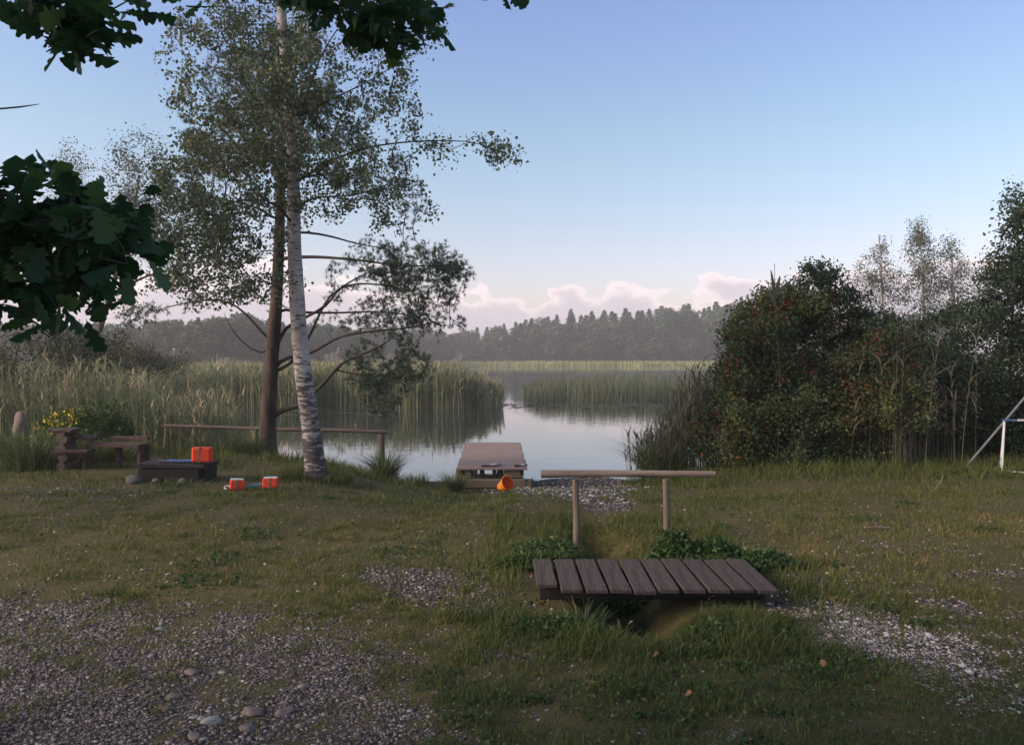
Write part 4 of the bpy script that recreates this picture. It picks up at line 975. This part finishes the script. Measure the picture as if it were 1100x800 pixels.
def lone_reed():
    b0 = at(836, 330, 11.9); base = np.array([b0[0], 11.9, H(b0[0], 11.9)]); top = at(832, 283, 11.9)
    t = thing('reed_stalk', 'single tall reed stalk sticking up above the berry shrub', 'reed', base)
    b = MB(); b.tube(smooth_path([base-base, (at(838, 420, 11.9)-base), (at(833, 330, 11.9)-base), (top-base)], .2), [.006]*1, 6) if False else None
    P = smooth_path([np.zeros(3), at(838, 420, 11.9)-base, at(833, 330, 11.9)-base, top-base], .2); b.tube(P, np.linspace(.008, .004, len(P)), 6); b.build('stem', M['reed_dull'], t)
    g = []
    for s, e in (((833, 320), (852, 300)), ((833, 322), (828, 290)), ((834, 318), (838, 296)), ((834, 330), (822, 308))):
        a_ = at(*s, 11.9)-base; c = at(*e, 11.9)-base; m_ = (a_+c)/2+np.array([0, 0, .06])
        V = []; K = 5
        dd = c-a_; pr = np.array([dd[2], 0, -dd[0]]); pr /= np.linalg.norm(pr)
        for k in range(K+1):
            u = k/K; p = a_*(1-u)**2+2*m_*u*(1-u)+c*u*u; w = .022*math.sin(pi*min(1, .15+u*.8))+.002
            V += [p-pr*w, p+pr*w+[0, .004, 0]]
        g.append((np.array(V), np.array([[2*k, 2*k+1, 2*k+3, 2*k+2] for k in range(K)]), np.full(K, .4)))
    geo_obj('leaves', g, M['reed_dull'], t)
lone_reed()

# ------------------------------------------------------------------ far wood: every tree an object sharing a few crowns
def far_wood():
    def conifer(k):
        rg = np.random.default_rng(100+k); H_ = 1.0; V = []; n = 1500
        z = rg.uniform(.12, 1, n)**1.15; lvl = z*.6+.4*(np.round(z*15+.5*rg.uniform(-1, 1, n))/15)+rg.normal(0, .012, n); z = np.clip(lvl, .1, .995)
        ang = rg.uniform(0, 2*pi, n); rad = .17*(1-z)**.8*(1+.35*np.sin(ang*5+z*40))*rg.uniform(.25, 1.05, n)+.004
        P = np.stack([np.cos(ang)*rad, np.sin(ang)*rad, z-rad*.35], 1)
        d = np.stack([np.cos(ang), np.sin(ang), -.4+rg.normal(0, .25, n)], 1); d /= np.linalg.norm(d, axis=1)[:, None]
        w = rg.normal(size=(n, 3)); w -= d*np.sum(d*w, 1)[:, None]; w /= np.linalg.norm(w, axis=1)[:, None]
        s = rg.uniform(.022, .055, n)*(1.1-.6*z)
        Q = np.stack([P-d*s[:, None]*.6, P+w*s[:, None]*.45, P+d*s[:, None], P-w*s[:, None]*.45], 1).reshape(-1, 3)
        i = np.arange(n)*4
        return np_mesh('conifer_crown', Q, [np.stack([i, i+1, i+2, i+3], 1)], {'rnd': np.clip(rg.beta(2, 3, n), 0, 1)})
    def broad(k):
        rg = np.random.default_rng(200+k); n = 1500; C = []
        for c in range(9): C.append((rg.uniform(-.17, .17), rg.uniform(-.17, .17), rg.uniform(.42, .82), rg.uniform(.12, .2)))
        C.append((0, 0, .86, .13)); ii = rg.integers(0, len(C), n); Cc = np.array(C)[ii]
        d = rg.normal(size=(n, 3)); d /= np.linalg.norm(d, axis=1)[:, None]
        P = Cc[:, :3]+d*(Cc[:, 3]*rg.uniform(.5, 1.08, n))[:, None]
        w = rg.normal(size=(n, 3)); w /= np.linalg.norm(w, axis=1)[:, None]; u = np.cross(w, d); s = rg.uniform(.02, .042, n)
        Q = np.stack([P-w*s[:, None], P+u*s[:, None]*.7, P+w*s[:, None], P-u*s[:, None]*.7], 1).reshape(-1, 3)
        i = np.arange(n)*4
        return np_mesh('broadleaf_crown', Q, [np.stack([i, i+1, i+2, i+3], 1)], {'rnd': np.clip(rg.beta(2, 3, n), 0, 1)})
    con = [conifer(k) for k in range(6)]; bro = [broad(k) for k in range(6)]
    for me in con: me.materials.append(M['spruce'])
    for me in bro: me.materials.append(M['broadleaf'])
    b = MB(); b.tube(np.array([[0, 0, 0], [0, 0, .5], [.003, 0, .97]]), [.012, .009, .002], 6); tr = b.build('trunk', M['bark_grey']); tm = tr.data; bpy.data.objects.remove(tr)
    prof_x = [-200, 130, 200, 260, 300, 370, 430, 480, 505, 530, 560, 600, 650, 690, 720, 780, 850, 1000, 1300]
    prof_y = [346, 346, 341, 334, 343, 348, 351, 353, 354, 349, 341, 336, 334, 331, 327, 325, 330, 335, 335]
    rows = [(265, 50, .5), (272, 58, .72), (282, 60, .86), (294, 60, .94), (308, 62, 1.0)]
    for Yr, cnt, frac in rows:
        span = np.linspace(-70, 1010, cnt)
        for px in span:
            px = px+random.uniform(-9, 9); Y = Yr+random.uniform(-5, 5); x = (px-550)/F*Y
            off = Y-262
            for _ in range(6): Y = .5*Y+.5*(float(farshore(x))+6+off*(.5 if x < -40 else 1)); x = (px-550)/F*Y
            z = H(x, Y)-.3; ytop = np.interp(px, prof_x, prof_y)+random.uniform(-1.5, 3.5)
            if random.random() < .08: ytop -= random.uniform(1.5, 4)
            top = CAMH+(385-ytop)/F*Y; h = (top-z)*(frac if frac < .7 else 1)*random.uniform(.93, 1.02) if frac < .7 else (top-z)*(frac*.5+.5)
            broadp = .85 if (px < 460) else (.85 if Yr < 275 else .22)
            isb = random.random() < broadp
            me = random.choice(bro if isb else con)
            if isb:
                t = thing('broadleaf_tree', 'round topped green tree in the wood on the far shore', 'tree', (x, Y, z), 'round topped trees of the far wood', random.uniform(0, 6.28)); wd = 1.25 if frac > .7 else 1.5
            else:
                t = thing('spruce_tree', 'dark pointed spruce in the wood on the far shore', 'tree', (x, Y, z), 'pointed spruces of the far wood', random.uniform(0, 6.28)); wd = random.uniform(1.3, 1.8)
            t.scale = (h*wd, h*wd, h)
            link('crown', me, None, t); link('trunk', tm, None, t)
far_wood()

# ------------------------------------------------------------------ footbridge and the rail by it
def footbridge():
    X0, X1, Y0, Y1, Z = .15, 1.76, 5.14, 5.94, .09
    t = thing('footbridge', 'small weathered plank footbridge over the overgrown ditch', 'footbridge', ((X0+X1)/2, (Y0+Y1)/2, 0))
    o = np.array([(X0+X1)/2, (Y0+Y1)/2, 0]); n = 10; w = (X1-X0)/n
    for i in range(n):
        L_ = (Y1-Y0)*(.82 if i == 0 else 1)*random.uniform(.985, 1.02)
        cy = (Y0+Y1)/2-o[1]+random.uniform(-.012, .012)+(.07 if i == 0 else 0); b = MB()
        b.box((0, 0, 0), (w-.022+random.uniform(-.008, .004), L_, .026), (random.uniform(-.012, .012), random.uniform(-.02, .02), random.uniform(-.02, .02)), .0015)
        for sy in (-.3, .3):
            b.tube(np.array([[random.uniform(-.03, .03), sy*L_*1.1, .010], [0, sy*L_*1.1, .0145]]), [.004, .004], 8)
        p = b.build('plank', M['plank'], t, origin=None); p.location = (X0+w*(i+.5)-o[0], cy, Z-.013)
    for yy in (Y0+.28, Y1-.15):
        b = MB(); b.box((0, yy-o[1], Z-.086), (X1-X0-.06, .10, .10), (0, 0, .01)); b.build('beam', M['wood_dark'], t)
footbridge()

def near_rail():
    Y = 6.95; a_ = at(581, 509, Y); b_ = at(768, 509, Y+.05); t = thing('log_rail', 'short pale log handrail on two thin posts behind the footbridge', 'railing', ((a_[0]+b_[0])/2, Y, 0)); o = np.array(t.location)
    b = MB(); P = smooth_path([a_, a_*.6+b_*.4+[0, 0, .004], b_], .12); b.tube(P-o, np.linspace(.035, .027, len(P)), 12, True, .03); b.build('rail', M['log_pale'], t, smooth=False)
    for (x0, y0, x1, y1) in ((618, 514, 619, 600), (715, 514, 716, 600)):
        p = at(x0, y0, Y); q = at(x1, y1, Y); q[2] = H(q[0], Y)-.1
        b = MB(); P = smooth_path([p-[0, 0, .004], (p+q)/2+[.006, 0, 0], q], .12); b.tube(P-o, np.linspace(.027, .031, len(P)), 10, True, .04); b.build('post', M['post_pale'], t)
near_rail()

def far_rail():
    Y = 14.8; L_ = [at(p, q, Y) for p, q in ((176, 457), (240, 459), (300, 461), (360, 462), (417, 464))]
    t = thing('log_fence', 'long brown log rail on posts along the lake bank behind the pine', 'fence', (L_[2][0], Y, 0)); o = np.array(t.location)
    b = MB(); P = smooth_path(L_, .2); b.tube(P-o, np.linspace(.028, .036, len(P)), 12, True, .03); b.build('rail', M['log_brown'], t)
    for px in (410, 274):
        p = at(px, 464, Y); q = p.copy(); p[2] = np.interp(px, [176, 417], [L_[0][2], L_[-1][2]])-.035; q[2] = H(q[0], Y)-.3; q[0] += .02
        b = MB(); P = np.array([p, (p+q)/2, q]); b.tube(P-o, [.055, .058, .06], 10, True, .04); b.build('post', M['post_pale'], t)
far_rail()

def jetty():
    Y0, Y1, Z = 14.4, 18.9, -.40
    xl, xr = at(490.5, 500, Y0)[0], at(566.5, 502, Y0)[0]
    xl2, xr2 = at(500, 472, Y1)[0], at(558.5, 472, Y1)[0]
    t = thing('jetty', 'low grey brown wooden plank jetty reaching out over the lake', 'jetty', ((xl+xr)/2, Y0, WATER)); o = np.array(t.location)
    b = MB(); n = 30; d = (Y1-Y0)/n
    for i in range(n):
        u = (i+.5)/n; a_ = xl+(xl2-xl)*u; c = xr+(xr2-xr)*u
        b.box(((a_+c)/2-o[0]+random.uniform(-.008, .008), Y0+d*(i+.5)-o[1], Z-.018-o[2]+random.uniform(-.003, .003)), (c-a_+random.uniform(-.02, .02), d-.018, .036), (0, 0, random.uniform(-.004, .004)))
    b.build('deck', M['deck'], t)
    for xx in (xl+.10, (xl+xr)/2+.04, xr-.10):
        b = MB(); b.box((xx-o[0], (Y0+Y1)/2-o[1], Z-.085-o[2]), (.07, Y1-Y0-.1, .09)); b.build('beam', M['wood_dark'], t)
    for i, (xx, w) in enumerate(((xl+.12, .28), (xl+.46, .09), (xl+.80, .11), (xr-.25, .36))):
        b = MB(); b.box((xx-o[0], Y0+.12-o[1], Z-.115-o[2]), (w, .10, .15)); b.build('block', M['timber' if i in (0, 3) else 'wood_dark'], t)
    b = MB(); b.box(((xl+xr)/2-o[0], Y0+.10-o[1], Z-.29-o[2]), (xr-xl-.04, .14, .17)); b.build('footing_beam', M['timber'], t)
    b = MB(); b.box((xr+.01-o[0], Y0+.15-o[1], Z-.31-o[2]), (.16, .22, .16)); b.build('side_block', M['timber'], t)
    for yy in (16.2, 18.4):
        for xx in (xl+.15, xr-.12):
            b = MB(); b.tube(np.array([[xx-o[0], yy-o[1], Z-.04-o[2]], [xx-o[0], yy-o[1], -1.6-o[2]]]), [.06, .06], 10); b.build('pile', M['wood_dark'], t)
    # worn light stones with slim dark pieces lying on the jetty's landward end
    for px, lab, s in ((532, 'pale rounded stone lying mid-edge on the landward end of the jetty', .075), (563, 'small pale stone lying at the right corner of the jetty', .055)):
        p = at(px, 499, 14.75); b = MB(); b.rock((0, 0, 0), (s*1.3, s, s*.55), px, 2)
        r_ = b.build('stone', M['stone_pale'], None, smooth=True); r_.location = (p[0], 14.72, Z+s*.33); tag(r_, lab, 'stone')
    for px, lab, w in ((525, 'dark flat piece lying beside the pale stone on the jetty', .26), (557, 'dark short piece lying at the right corner of the jetty', .14)):
        p = at(px, 500, 14.6); b = MB(); P = smooth_path([[-w/2, 0, 0], [0, .01, .004], [w/2, -.01, 0]], .05); b.tube(P, np.linspace(.018, .011, len(P)), 8, True, .1)
        r_ = b.build('stick', M['wood_dark'], None); r_.location = (p[0], 14.57, Z+.018); tag(r_, lab, 'stick')
jetty()

def bucket():
    p = at(541, 527, 13.2); z = H(p[0], 13.2)
    t = thing('sand_bucket', 'bright orange plastic bucket lying tipped over on the beach below the jetty', 'bucket', (p[0], 13.2, z+.10)); t.rotation_euler = (math.radians(62), math.radians(8), math.radians(38))
    def shell(r0, r1, h, th, zb=0):
        V = []; n = 24; prof = [(0, zb), (r0, zb), (r0+(r1-r0)*.5, zb+h*.5), (r1, zb+h), (r1+.012, zb+h), (r1+.012, zb+h-.02), (r1-th, zb+h-.002)] if False else None
    n = 24
    def lathe(prof, name, m):
        V = []; Fs = []
        for (r_, z_) in prof:
            for k in range(n): a_ = 2*pi*k/n; V.append([r_*math.cos(a_), r_*math.sin(a_), z_])
        for i in range(len(prof)-1):
            for k in range(n): Fs.append([i*n+k, i*n+(k+1) % n, (i+1)*n+(k+1) % n, (i+1)*n+k])
        b = MB(); b.add(V, Fs); return b.build(name, m, t, smooth=True)
    lathe([(.001, -.10), (.060, -.10), (.068, -.09), (.112, .09), (.112, .10), (.124, .10), (.124, .116), (.112, .116)], 'shell', M['bucket'])
    lathe([(.110, .115), (.105, .09), (.062, -.085), (.001, -.09)], 'lining', M['bucket_in'])
    b = MB(); P = [[.122*math.cos(a_), .122*math.sin(a_)*.35+.10*math.sin(a_), .10+.0*a_+.05*math.sin(a_)] for a_ in np.linspace(0, pi, 16)]; b.tube(np.array(P), .004, 6); b.build('handle', M['bucket'], t)
bucket()

def float_block(b, c, s, rz):
    b.box(c, s, (0, 0, rz))
def swim_floats():
    # one on the stone trough
    Y = 10.5
    zt = at(200, 494, Y)[2]
    cx = at(192, 500, Y)[0]
    w = .86; base = H(cx, Y)
    t = thing('fire_pit', 'dark weathered timber box with stones at its foot below the orange float', 'fire pit', (cx, Y, base))
    hgt = zt-base-.02
    b = MB(); b.box((0, 0, hgt-.03), (w, .55, .05), (0, .02, .02), .012); b.build('lid', M['wood_dark'], t)
    b = MB(); b.box((-.02, -.22, hgt*.5-.03), (w-.08, .07, hgt-.07), (.05, .01, 0), .012); b.build('front_panel', M['wood_dark'], t)
    b = MB(); b.box((-.42, 0, hgt*.5-.03), (.07, .40, hgt-.07)); b.build('side_panel', M['wood_dark'], t)
    b = MB(); b.box((.40, 0, hgt*.5-.03), (.07, .40, hgt-.07)); b.build('side_panel', M['wood_dark'], t)
    for k, (dx, dy, s, m_, lab) in enumerate(((-.42, -.36, .10, 'stone_dark', 'flat dark stone at the left foot of the timber box'), (-.17, -.30, .05, 'stone_grey', 'small grey stone leaning on the left front of the timber box'), (.17, -.30, .05, 'stone_grey', 'small grey stone leaning on the right front of the timber box'))):
        b = MB(); b.rock((0, 0, 0), (s*1.2, s*.8, s*.8), k+3, 2); r_ = b.build('stone', M[m_], None, smooth=True); r_.location = (cx+dx, Y+dy, H(cx+dx, Y+dy)+s*.35); tag(r_, lab, 'stone')
    p = at(217.5, 492, Y-.1)
    t = thing('swim_float', 'orange red float block with a blue strap lying on the dark timber box', 'swim float', (p[0], Y-.1, zt-.01))
    b = MB(); b.box((0, 0, .095), (.24, .17, .19), (0, .03, .12)); b.box((.0, 0, .095), (.245, .05, .195), (0, .03, .12)); b.build('float_block', M['orange'], t, smooth=False)
    b = MB(); b.box((-.02, 0, .096), (.035, .178, .198), (0, .03, .12)); b.build('webbing', M['dead_leaf'], t)
    b = MB(); b.box((-.31, .02, .012), (.42, .09, .022), (0, 0, .04)); b.build('strap', M['blue'], t)
    b = MB(); b.box((-.52, .0, .014), (.12, .07, .018), (0, 0, .3)); b.build('buckle', M['stone_pink'], t)
    # pair on the lawn
    Y = 9.75; p = at(272, 522, Y); x = p[0]; z = H(x, Y)+.02
    t = thing('swim_float', 'pair of orange red float blocks joined by a teal strap on the grass', 'swim float', (x, Y, z))
    b = MB(); b.box((-.185, -.04, .055), (.17, .13, .12), (0, .08, .35)); b.build('float_block', M['orange'], t)
    b = MB(); b.box((-.185, -.04, .121), (.15, .10, .012), (0, .08, .35)); b.build('rim', M['cord_white'], t)
    b = MB(); b.box((.20, .05, .065), (.18, .13, .12), (0, 0, .1)); b.build('float_block', M['orange'], t)
    b = MB(); b.box((.20, .05, .128), (.16, .10, .012), (0, 0, .1)); b.build('rim', M['cord_white'], t)
    b = MB(); b.box((-.185, -.04, .056), (.028, .137, .128), (0, .08, .35)); b.build('webbing', M['dead_leaf'], t)
    b = MB(); b.box((.20, .05, .066), (.028, .137, .126), (0, 0, .1)); b.build('webbing', M['dead_leaf'], t)
    b = MB(); b.box((.01, .02, .035), (.26, .07, .03), (0, -.14, .18)); b.build('strap', M['teal'], t)
    b = MB(); P = smooth_path([[-.26, -.06, .03], [-.31, -.05, .045], [-.33, -.08, .02], [-.29, -.1, .01]], .02); b.tube(P, .008, 6); b.build('cord', M['cord_white'], t)
swim_floats()

def bench():
    Y = 11.4; cx = at(105, 480, Y)[0]; z0 = H(cx, Y)
    t = thing('wooden_bench', 'old brown rustic bench with a stacked log end among weeds', 'bench', (cx, Y, z0)); o = np.array([cx, Y, z0])
    def X(px): return at(px, 480, Y)[0]-cx
    def Z(py): return at(100, py, Y)[2]-z0
    b = MB(); b.box((X(121), .15, Z(478.5)), (X(152)-X(92), .34, .045), (0, .02, -.04), .004); b.build('seat', M['wood_old'], t)
    b = MB(); b.box((X(128), .34, Z(473)), (.55, .10, .05), (0, .0, -.04), .004); b.build('rear_board', M['wood_old'], t)
    b = MB(); b.box((X(84), -.12, Z(483)), (X(103)-X(66), .26, .04), (0, .015, .05), .004); b.build('step_board', M['wood_old'], t)
    b = MB(); b.box((X(70), .0, Z(462)), (.32, .30, .04), (0, -.02, .06), .004); b.build('top_board', M['wood_old'], t)
    b = MB(); b.box((X(86), .1, Z(470)), (.30, .24, .05), (0, .25, .1), .004); b.build('arm_board', M['wood_old'], t)
    z = -.02
    for k, hh in enumerate((.13, .14, .14, .12, .11)):
        b = MB(); b.tube(np.array([[X(72)+random.uniform(-.02, .02), -.14, z+hh/2], [X(72)+random.uniform(-.02, .02), .18, z+hh/2]]), [hh*.5, hh*.5], 10, True, .04); z += hh*.93
        b.build('log', M['log_brown'], t)
    for px, yy in ((92, -.02), (148, .08), (148, .26), (120, .2)):
        b = MB(); b.tube(np.array([[X(px), yy, -.1], [X(px)+.01, yy, Z(480)]]), [.05, .045], 9, True, .05); b.build('leg', M['wood_old'], t)
    # flowering bush behind
    t2, tw, base = simple_tree('flower_bush', 'green bush with yellow flowers behind the old bench', 'bush', 13.0, 95, ((96, 470), (98, 450)),
        [(110, 452, 36, 18, 1), (75, 455, 28, 14, 1), (125, 462, 25, 14, .8), (50, 468, 14, 8, .6)], .5, 110, 46, .045, M['nettle'], M['bark_twig'], .02, .01, .06, crown='foliage')
    P = px_blobs([(66, 450, 20, 8, 1), (50, 460, 14, 8, 1), (82, 444, 10, 6, .8), (40, 472, 10, 6, .5)], 12.75, .25, 260)
    tag(geo_obj('flowers', [leaves_geo(P, .035, 0, .9)], M['flower'], t2, base), None, None, kind='stuff')
    b = MB(); p = at(22, 446, 14.5); b.rock((0, 0, -.26), (.14, .12, .34), 4, 3, .14); r_ = b.build('boulder', M['stone_pink'], None, smooth=True); r_.location = p; tag(r_, 'pale pinkish boulder half hidden at the left edge by the reeds', 'boulder')
    r_.location.z = p[2]
    zz = H(p[0], 14.5); bb = MB(); 
bench()

def tuft(label, px, Y, n, h0, h1, spread=.16, cat='grass tuft', m='sedge'):
    x = at(px, 500, Y)[0]; z = H(x, Y); a_ = rng.uniform(0, 2*pi, n); r_ = rng.uniform(0, spread, n); l = rng.uniform(.15, 1.1, n)
    B = np.stack([np.cos(a_)*r_, np.sin(a_)*r_, np.full(n, -.03)], 1); a2 = a_+rng.normal(0, .6, n)
    g = [ribbons_geo(B, rng.uniform(h0, h1, n), np.full(n, .010), np.stack([np.cos(a2)*l, np.sin(a2)*l], 1), .9, 5)]
    o = geo_obj('grass_tuft', g, M[m]); o.location = (x, Y, z); tag(o, label, cat)
tuft('arching sedge tuft at the right end post of the long log rail', 413, 14.2, 520, .4, .8, .25)
tuft('dense upright sedge tuft touching the left side of the jetty', 488, 13.9, 420, .30, .52, .14)
tuft('ragged grass tuft at the foot of the pine trunk', 268, 13.6, 320, .2, .6, .35)
tuft('dark arching grass mound left of the old bench', 40, 11.6, 900, .4, .8, .5)
tuft('tall grass tuft hiding the foot of the pale boulder', 24, 13.4, 420, .3, .6, .35)
tuft('long grass tuft hanging over the back of the old bench', 118, 12.3, 420, .25, .5, .45)
tuft('wispy grass tuft left of the pine above the water', 240, 13.4, 200, .2, .5, .3)
tuft('short grass tuft at the front of the dark timber box', 190, 9.95, 260, .06, .16, .4)
tuft('low grass tuft hugging the foot of the birch', 350, 10.9, 360, .10, .22, .28)
tuft('big arching reed grass tuft at the waterside before the berry shrub', 712, 13.6, 700, .6, 1.15, .35)
tuft('green grass tuft growing under the left front of the footbridge', 628, 4.95, 120, .10, .26, .10)

def broad_leaf_plant():
    x = at(668, 655, 4.75)[0]; z = H(x, 4.75)+.08; K = 8
    t = thing('broad_leaf_plant', 'plant with long strap leaves bending out of the ditch under the footbridge', 'plant', (x, 4.75, z-.1))
    g = []
    for e, w, m_ in (((.06, -.05, .19), .018, .12), ((-.10, -.03, .16), .018, .1), ((.14, -.06, .06), .016, .12), ((.2, -.05, .03), .008, .05), ((-.03, -.04, .21), .014, .05), ((-.16, -.06, .08), .014, .1)):
        e = np.array(e); mid = e*.45+np.array([0, 0, m_]); V = []
        sd = np.array([.3, 0, .7]) if abs(e[0]) > .05 else np.array([1, 0, 0])
        for k in range(K+1):
            u = k/K; p = 2*mid*u*(1-u)+e*u*u; ww = w*math.sin(pi*min(1, .12+u*.88))+.001; V += [p-sd*ww, p+sd*ww]
        g.append((np.array(V), np.array([[2*k, 2*k+1, 2*k+3, 2*k+2] for k in range(K)]), np.full(K, random.uniform(.6, 1))))
    o = geo_obj('leaves', g, M['sedge'], t); o.location = (0, 0, .02)
broad_leaf_plant()

def right_frame():
    Y = 11.2; c = at(1085, 455, Y); z0 = H(c[0], Y)
    t = thing('metal_frame', 'thin white legged metal frame with a blue top bar at the right edge', 'frame', (c[0], Y, z0)); o = np.array([c[0], Y, z0])
    A = at(1077, 452, Y)-o
    w = .75
    b = MB(); b.box((A[0]+w/2, .0, A[2]+.010), (w, .035, .022)); b.build('top_bar', M['blue'], t)
    b = MB(); b.box((A[0]+w/2+.10, -.026, A[2]+.012), (w-.2, .012, .028)); b.build('edge_strip', M['white_paint'], t)
    for dx, dy, ex in ((.03, .0, -.03), (w-.1, .0, .0), (.26, .38, -.05), (w-.1, .38, .0)):
        b = MB(); b.tube(np.array([[A[0]+dx, dy, A[2]-.01], [A[0]+dx+ex, dy, 0.0]]), .012, 8); b.build('leg', M['white_paint'], t)
    b = MB(); b.tube(np.array([[A[0]+.04, -.05, .02], [A[0]+.22, -.15, .012]]), .010, 8); b.build('foot_bar', M['white_paint'], t)
    p, q = at(1036, 497, 11.6), at(1100, 425, 11.6); q2 = q+(q-p)*.9; p[2] = H(p[0], 11.6)
    b = MB(); b.tube(np.array([[0, 0, 0], q2-p]), .017, 10); b.tube(np.array([(q2-p)*.98, (q2-p)*1.0+[.0, .0, .01]]), .022, 10); o2 = b.build('steel_pole', M['steel']); o2.location = p
    tag(o2, 'slanting grey metal pole rising to the right edge behind the white legged frame', 'pole')
    # prop at the pole's far end so that it rests on something
    b = MB(); f = q2; b.tube(np.array([[f[0], 11.63, H(f[0], 11.6)], [f[0], 11.63, f[2]]]), .02, 10); o3 = b.build('steel_post', M['steel']); tag(o3, 'upright grey post carrying the slanting pole beyond the right edge', 'post')
right_frame()

def litter():
    # larger single stones in the gravel
    spots = [(228, 768, .055, 'stone_pale', 'large smooth pale stone among the gravel at the bottom left'), (208, 764, .024, 'stone_pale', 'small white stone left of the large smooth pale stone'), (216, 765, .026, 'stone_pale', 'small white stone touching the large smooth pale stone'),
             (187, 742, .055, 'stone_grey', 'long blue grey stone set in the gravel at the bottom left'), (270, 758, .06, 'stone_pink', 'flat pinkish stone right of the large smooth pale stone'), (305, 756, .055, 'stone_pink', 'rounded pinkish stone left of a grass tuft in the gravel'), (266, 774, .05, 'stone_grey', 'grey flat stone near the bottom beside a small white one'),
             (306, 746, .028, 'stone_pink', 'small round orange tinted stone in the gravel'), (205, 716, .05, 'stone_pink', 'low brownish stone in the middle of the gravel'), (178, 755, .045, 'stone_pink', 'low reddish stone left of the two small white stones'), (210, 786, .04, 'stone_grey', 'bluish stone near the bottom edge of the gravel'),
             (1040, 748, .035, 'stone_pale', 'white stone below the band of white chippings'), (224, 757, .018, 'stone_pale', 'tiny white stone just above the large smooth pale stone'), (660, 762, .02, 'stone_pale', 'lone pale pebble in the grass at the bottom centre'), (398, 658, .03, 'stone_pink', 'low pinkish stone at the edge of the grass'),
             (238, 715, .026, 'stone_pale', 'whitish stone above the large smooth pale stone'), (333, 668, .03, 'stone_pale', 'pale stone at the upper edge of the gravel'), (172, 672, .035, 'stone_pale', 'flat pale stone at the upper left of the gravel')]
    for k, (px, py, s, m_, lab) in enumerate(spots):
        Y = 1.6*F/(py-385); p = at(px, py, Y); b = MB(); s *= .78; b.rock((0, 0, 0), (s*1.1, s*.75, s*.42), k*1.7, 3, .2); o = b.build('stone', M[m_], None, smooth=True)
        o.location = (p[0], Y, H(p[0], Y)+s*.08); o.rotation_euler.z = random.uniform(-.6, .6); tag(o, lab, 'stone', )
    # fallen leaves
    src = None
    for k, (px, py) in enumerate(((133, 492), (483, 581), (134, 560), (410, 635), (887, 716), (735, 748), (842, 672), (645, 730), (560, 700), (470, 640), (930, 568), (980, 610), (350, 600), (545, 655), (700, 705), (820, 760), (1010, 760), (380, 575), (510, 560), (760, 640), (620, 760), (900, 640))):
        Y = 1.6*F/(py-385); p = at(px, py, Y)
        if src is None:
            V, Fq, A = oak_leaves(np.array([[0, 0, 0.]]), .07, 0, np.array([[1., 0, 0]])*50)
            me = np_mesh('fallen_leaf', V, [Fq]); me.materials.append(M['dead_leaf']); src = link('fallen_leaf', me)
            o = src
        else:
            o = src.copy(); COL.objects.link(o)
        o.location = (p[0], Y, H(p[0], Y)+.03); o.rotation_euler = (random.uniform(-.4, .4), random.uniform(-.4, .4), random.uniform(0, 6)); s = random.uniform(.5, .95); o.scale = (s, s, s)
        tag(o, 'dry brown fallen leaf lying on the worn grass', 'leaf', 'fallen leaves on the grass')
    Y = 1.6*F/(530-385); p = at(1007, 535, Y); b = MB(); b.tube(smooth_path([[-.05, 0, .01], [0, .02, .06], [.05, .02, .12], [.08, .03, .2]], .03), .006, 6); b.tube(smooth_path([[.03, .02, .09], [.0, .02, .14]], .03), .004, 6)
    o = b.build('twig', M['log_pale']); o.location = (p[0], Y, H(p[0], Y)); tag(o, 'pale forked twig standing in the grass before the white legged frame', 'twig')
    Y = 1.6*F/(568-385); p = at(942, 568, Y); b = MB(); b.tube(smooth_path([[-.12, 0, .01], [0, .01, .02], [.13, 0, .015]], .04), .007, 6); o = b.build('stick', M['stone_pink']); o.location = (p[0], Y, H(p[0], Y)+.01); tag(o, 'thin pinkish stick lying flat on the worn grass to the right', 'stick')
litter()

# ------------------------------------------------------------------ air
def haze(density=.0013):
    b = MB(); V = [[x, y, z] for x in (-525, 525) for y in (-95, 545) for z in (-4, 34)]
    me = bpy.data.meshes.new('haze'); me.from_pydata(V, [], [[0, 1, 3, 2], [4, 6, 7, 5], [0, 4, 5, 1], [2, 3, 7, 6], [0, 2, 6, 4], [1, 5, 7, 3]]); me.update()
    m = bpy.data.materials.new('haze'); m.use_nodes = True; nt = m.node_tree; nt.nodes.clear()
    out = nt.nodes.new('ShaderNodeOutputMaterial'); v = nt.nodes.new('ShaderNodeVolumePrincipled'); v.inputs['Density'].default_value = density; v.inputs['Color'].default_value = (.95, .91, .88, 1); v.inputs['Anisotropy'].default_value = .2
    nt.links.new(v.outputs[0], out.inputs['Volume'])
    tag(link('haze', me, m), 'thin pale evening haze over the lake', 'haze', kind='stuff')
haze()
S.cycles.volume_bounces = 0
S.cycles.max_bounces = 6
S.cycles.transparent_max_bounces = 8
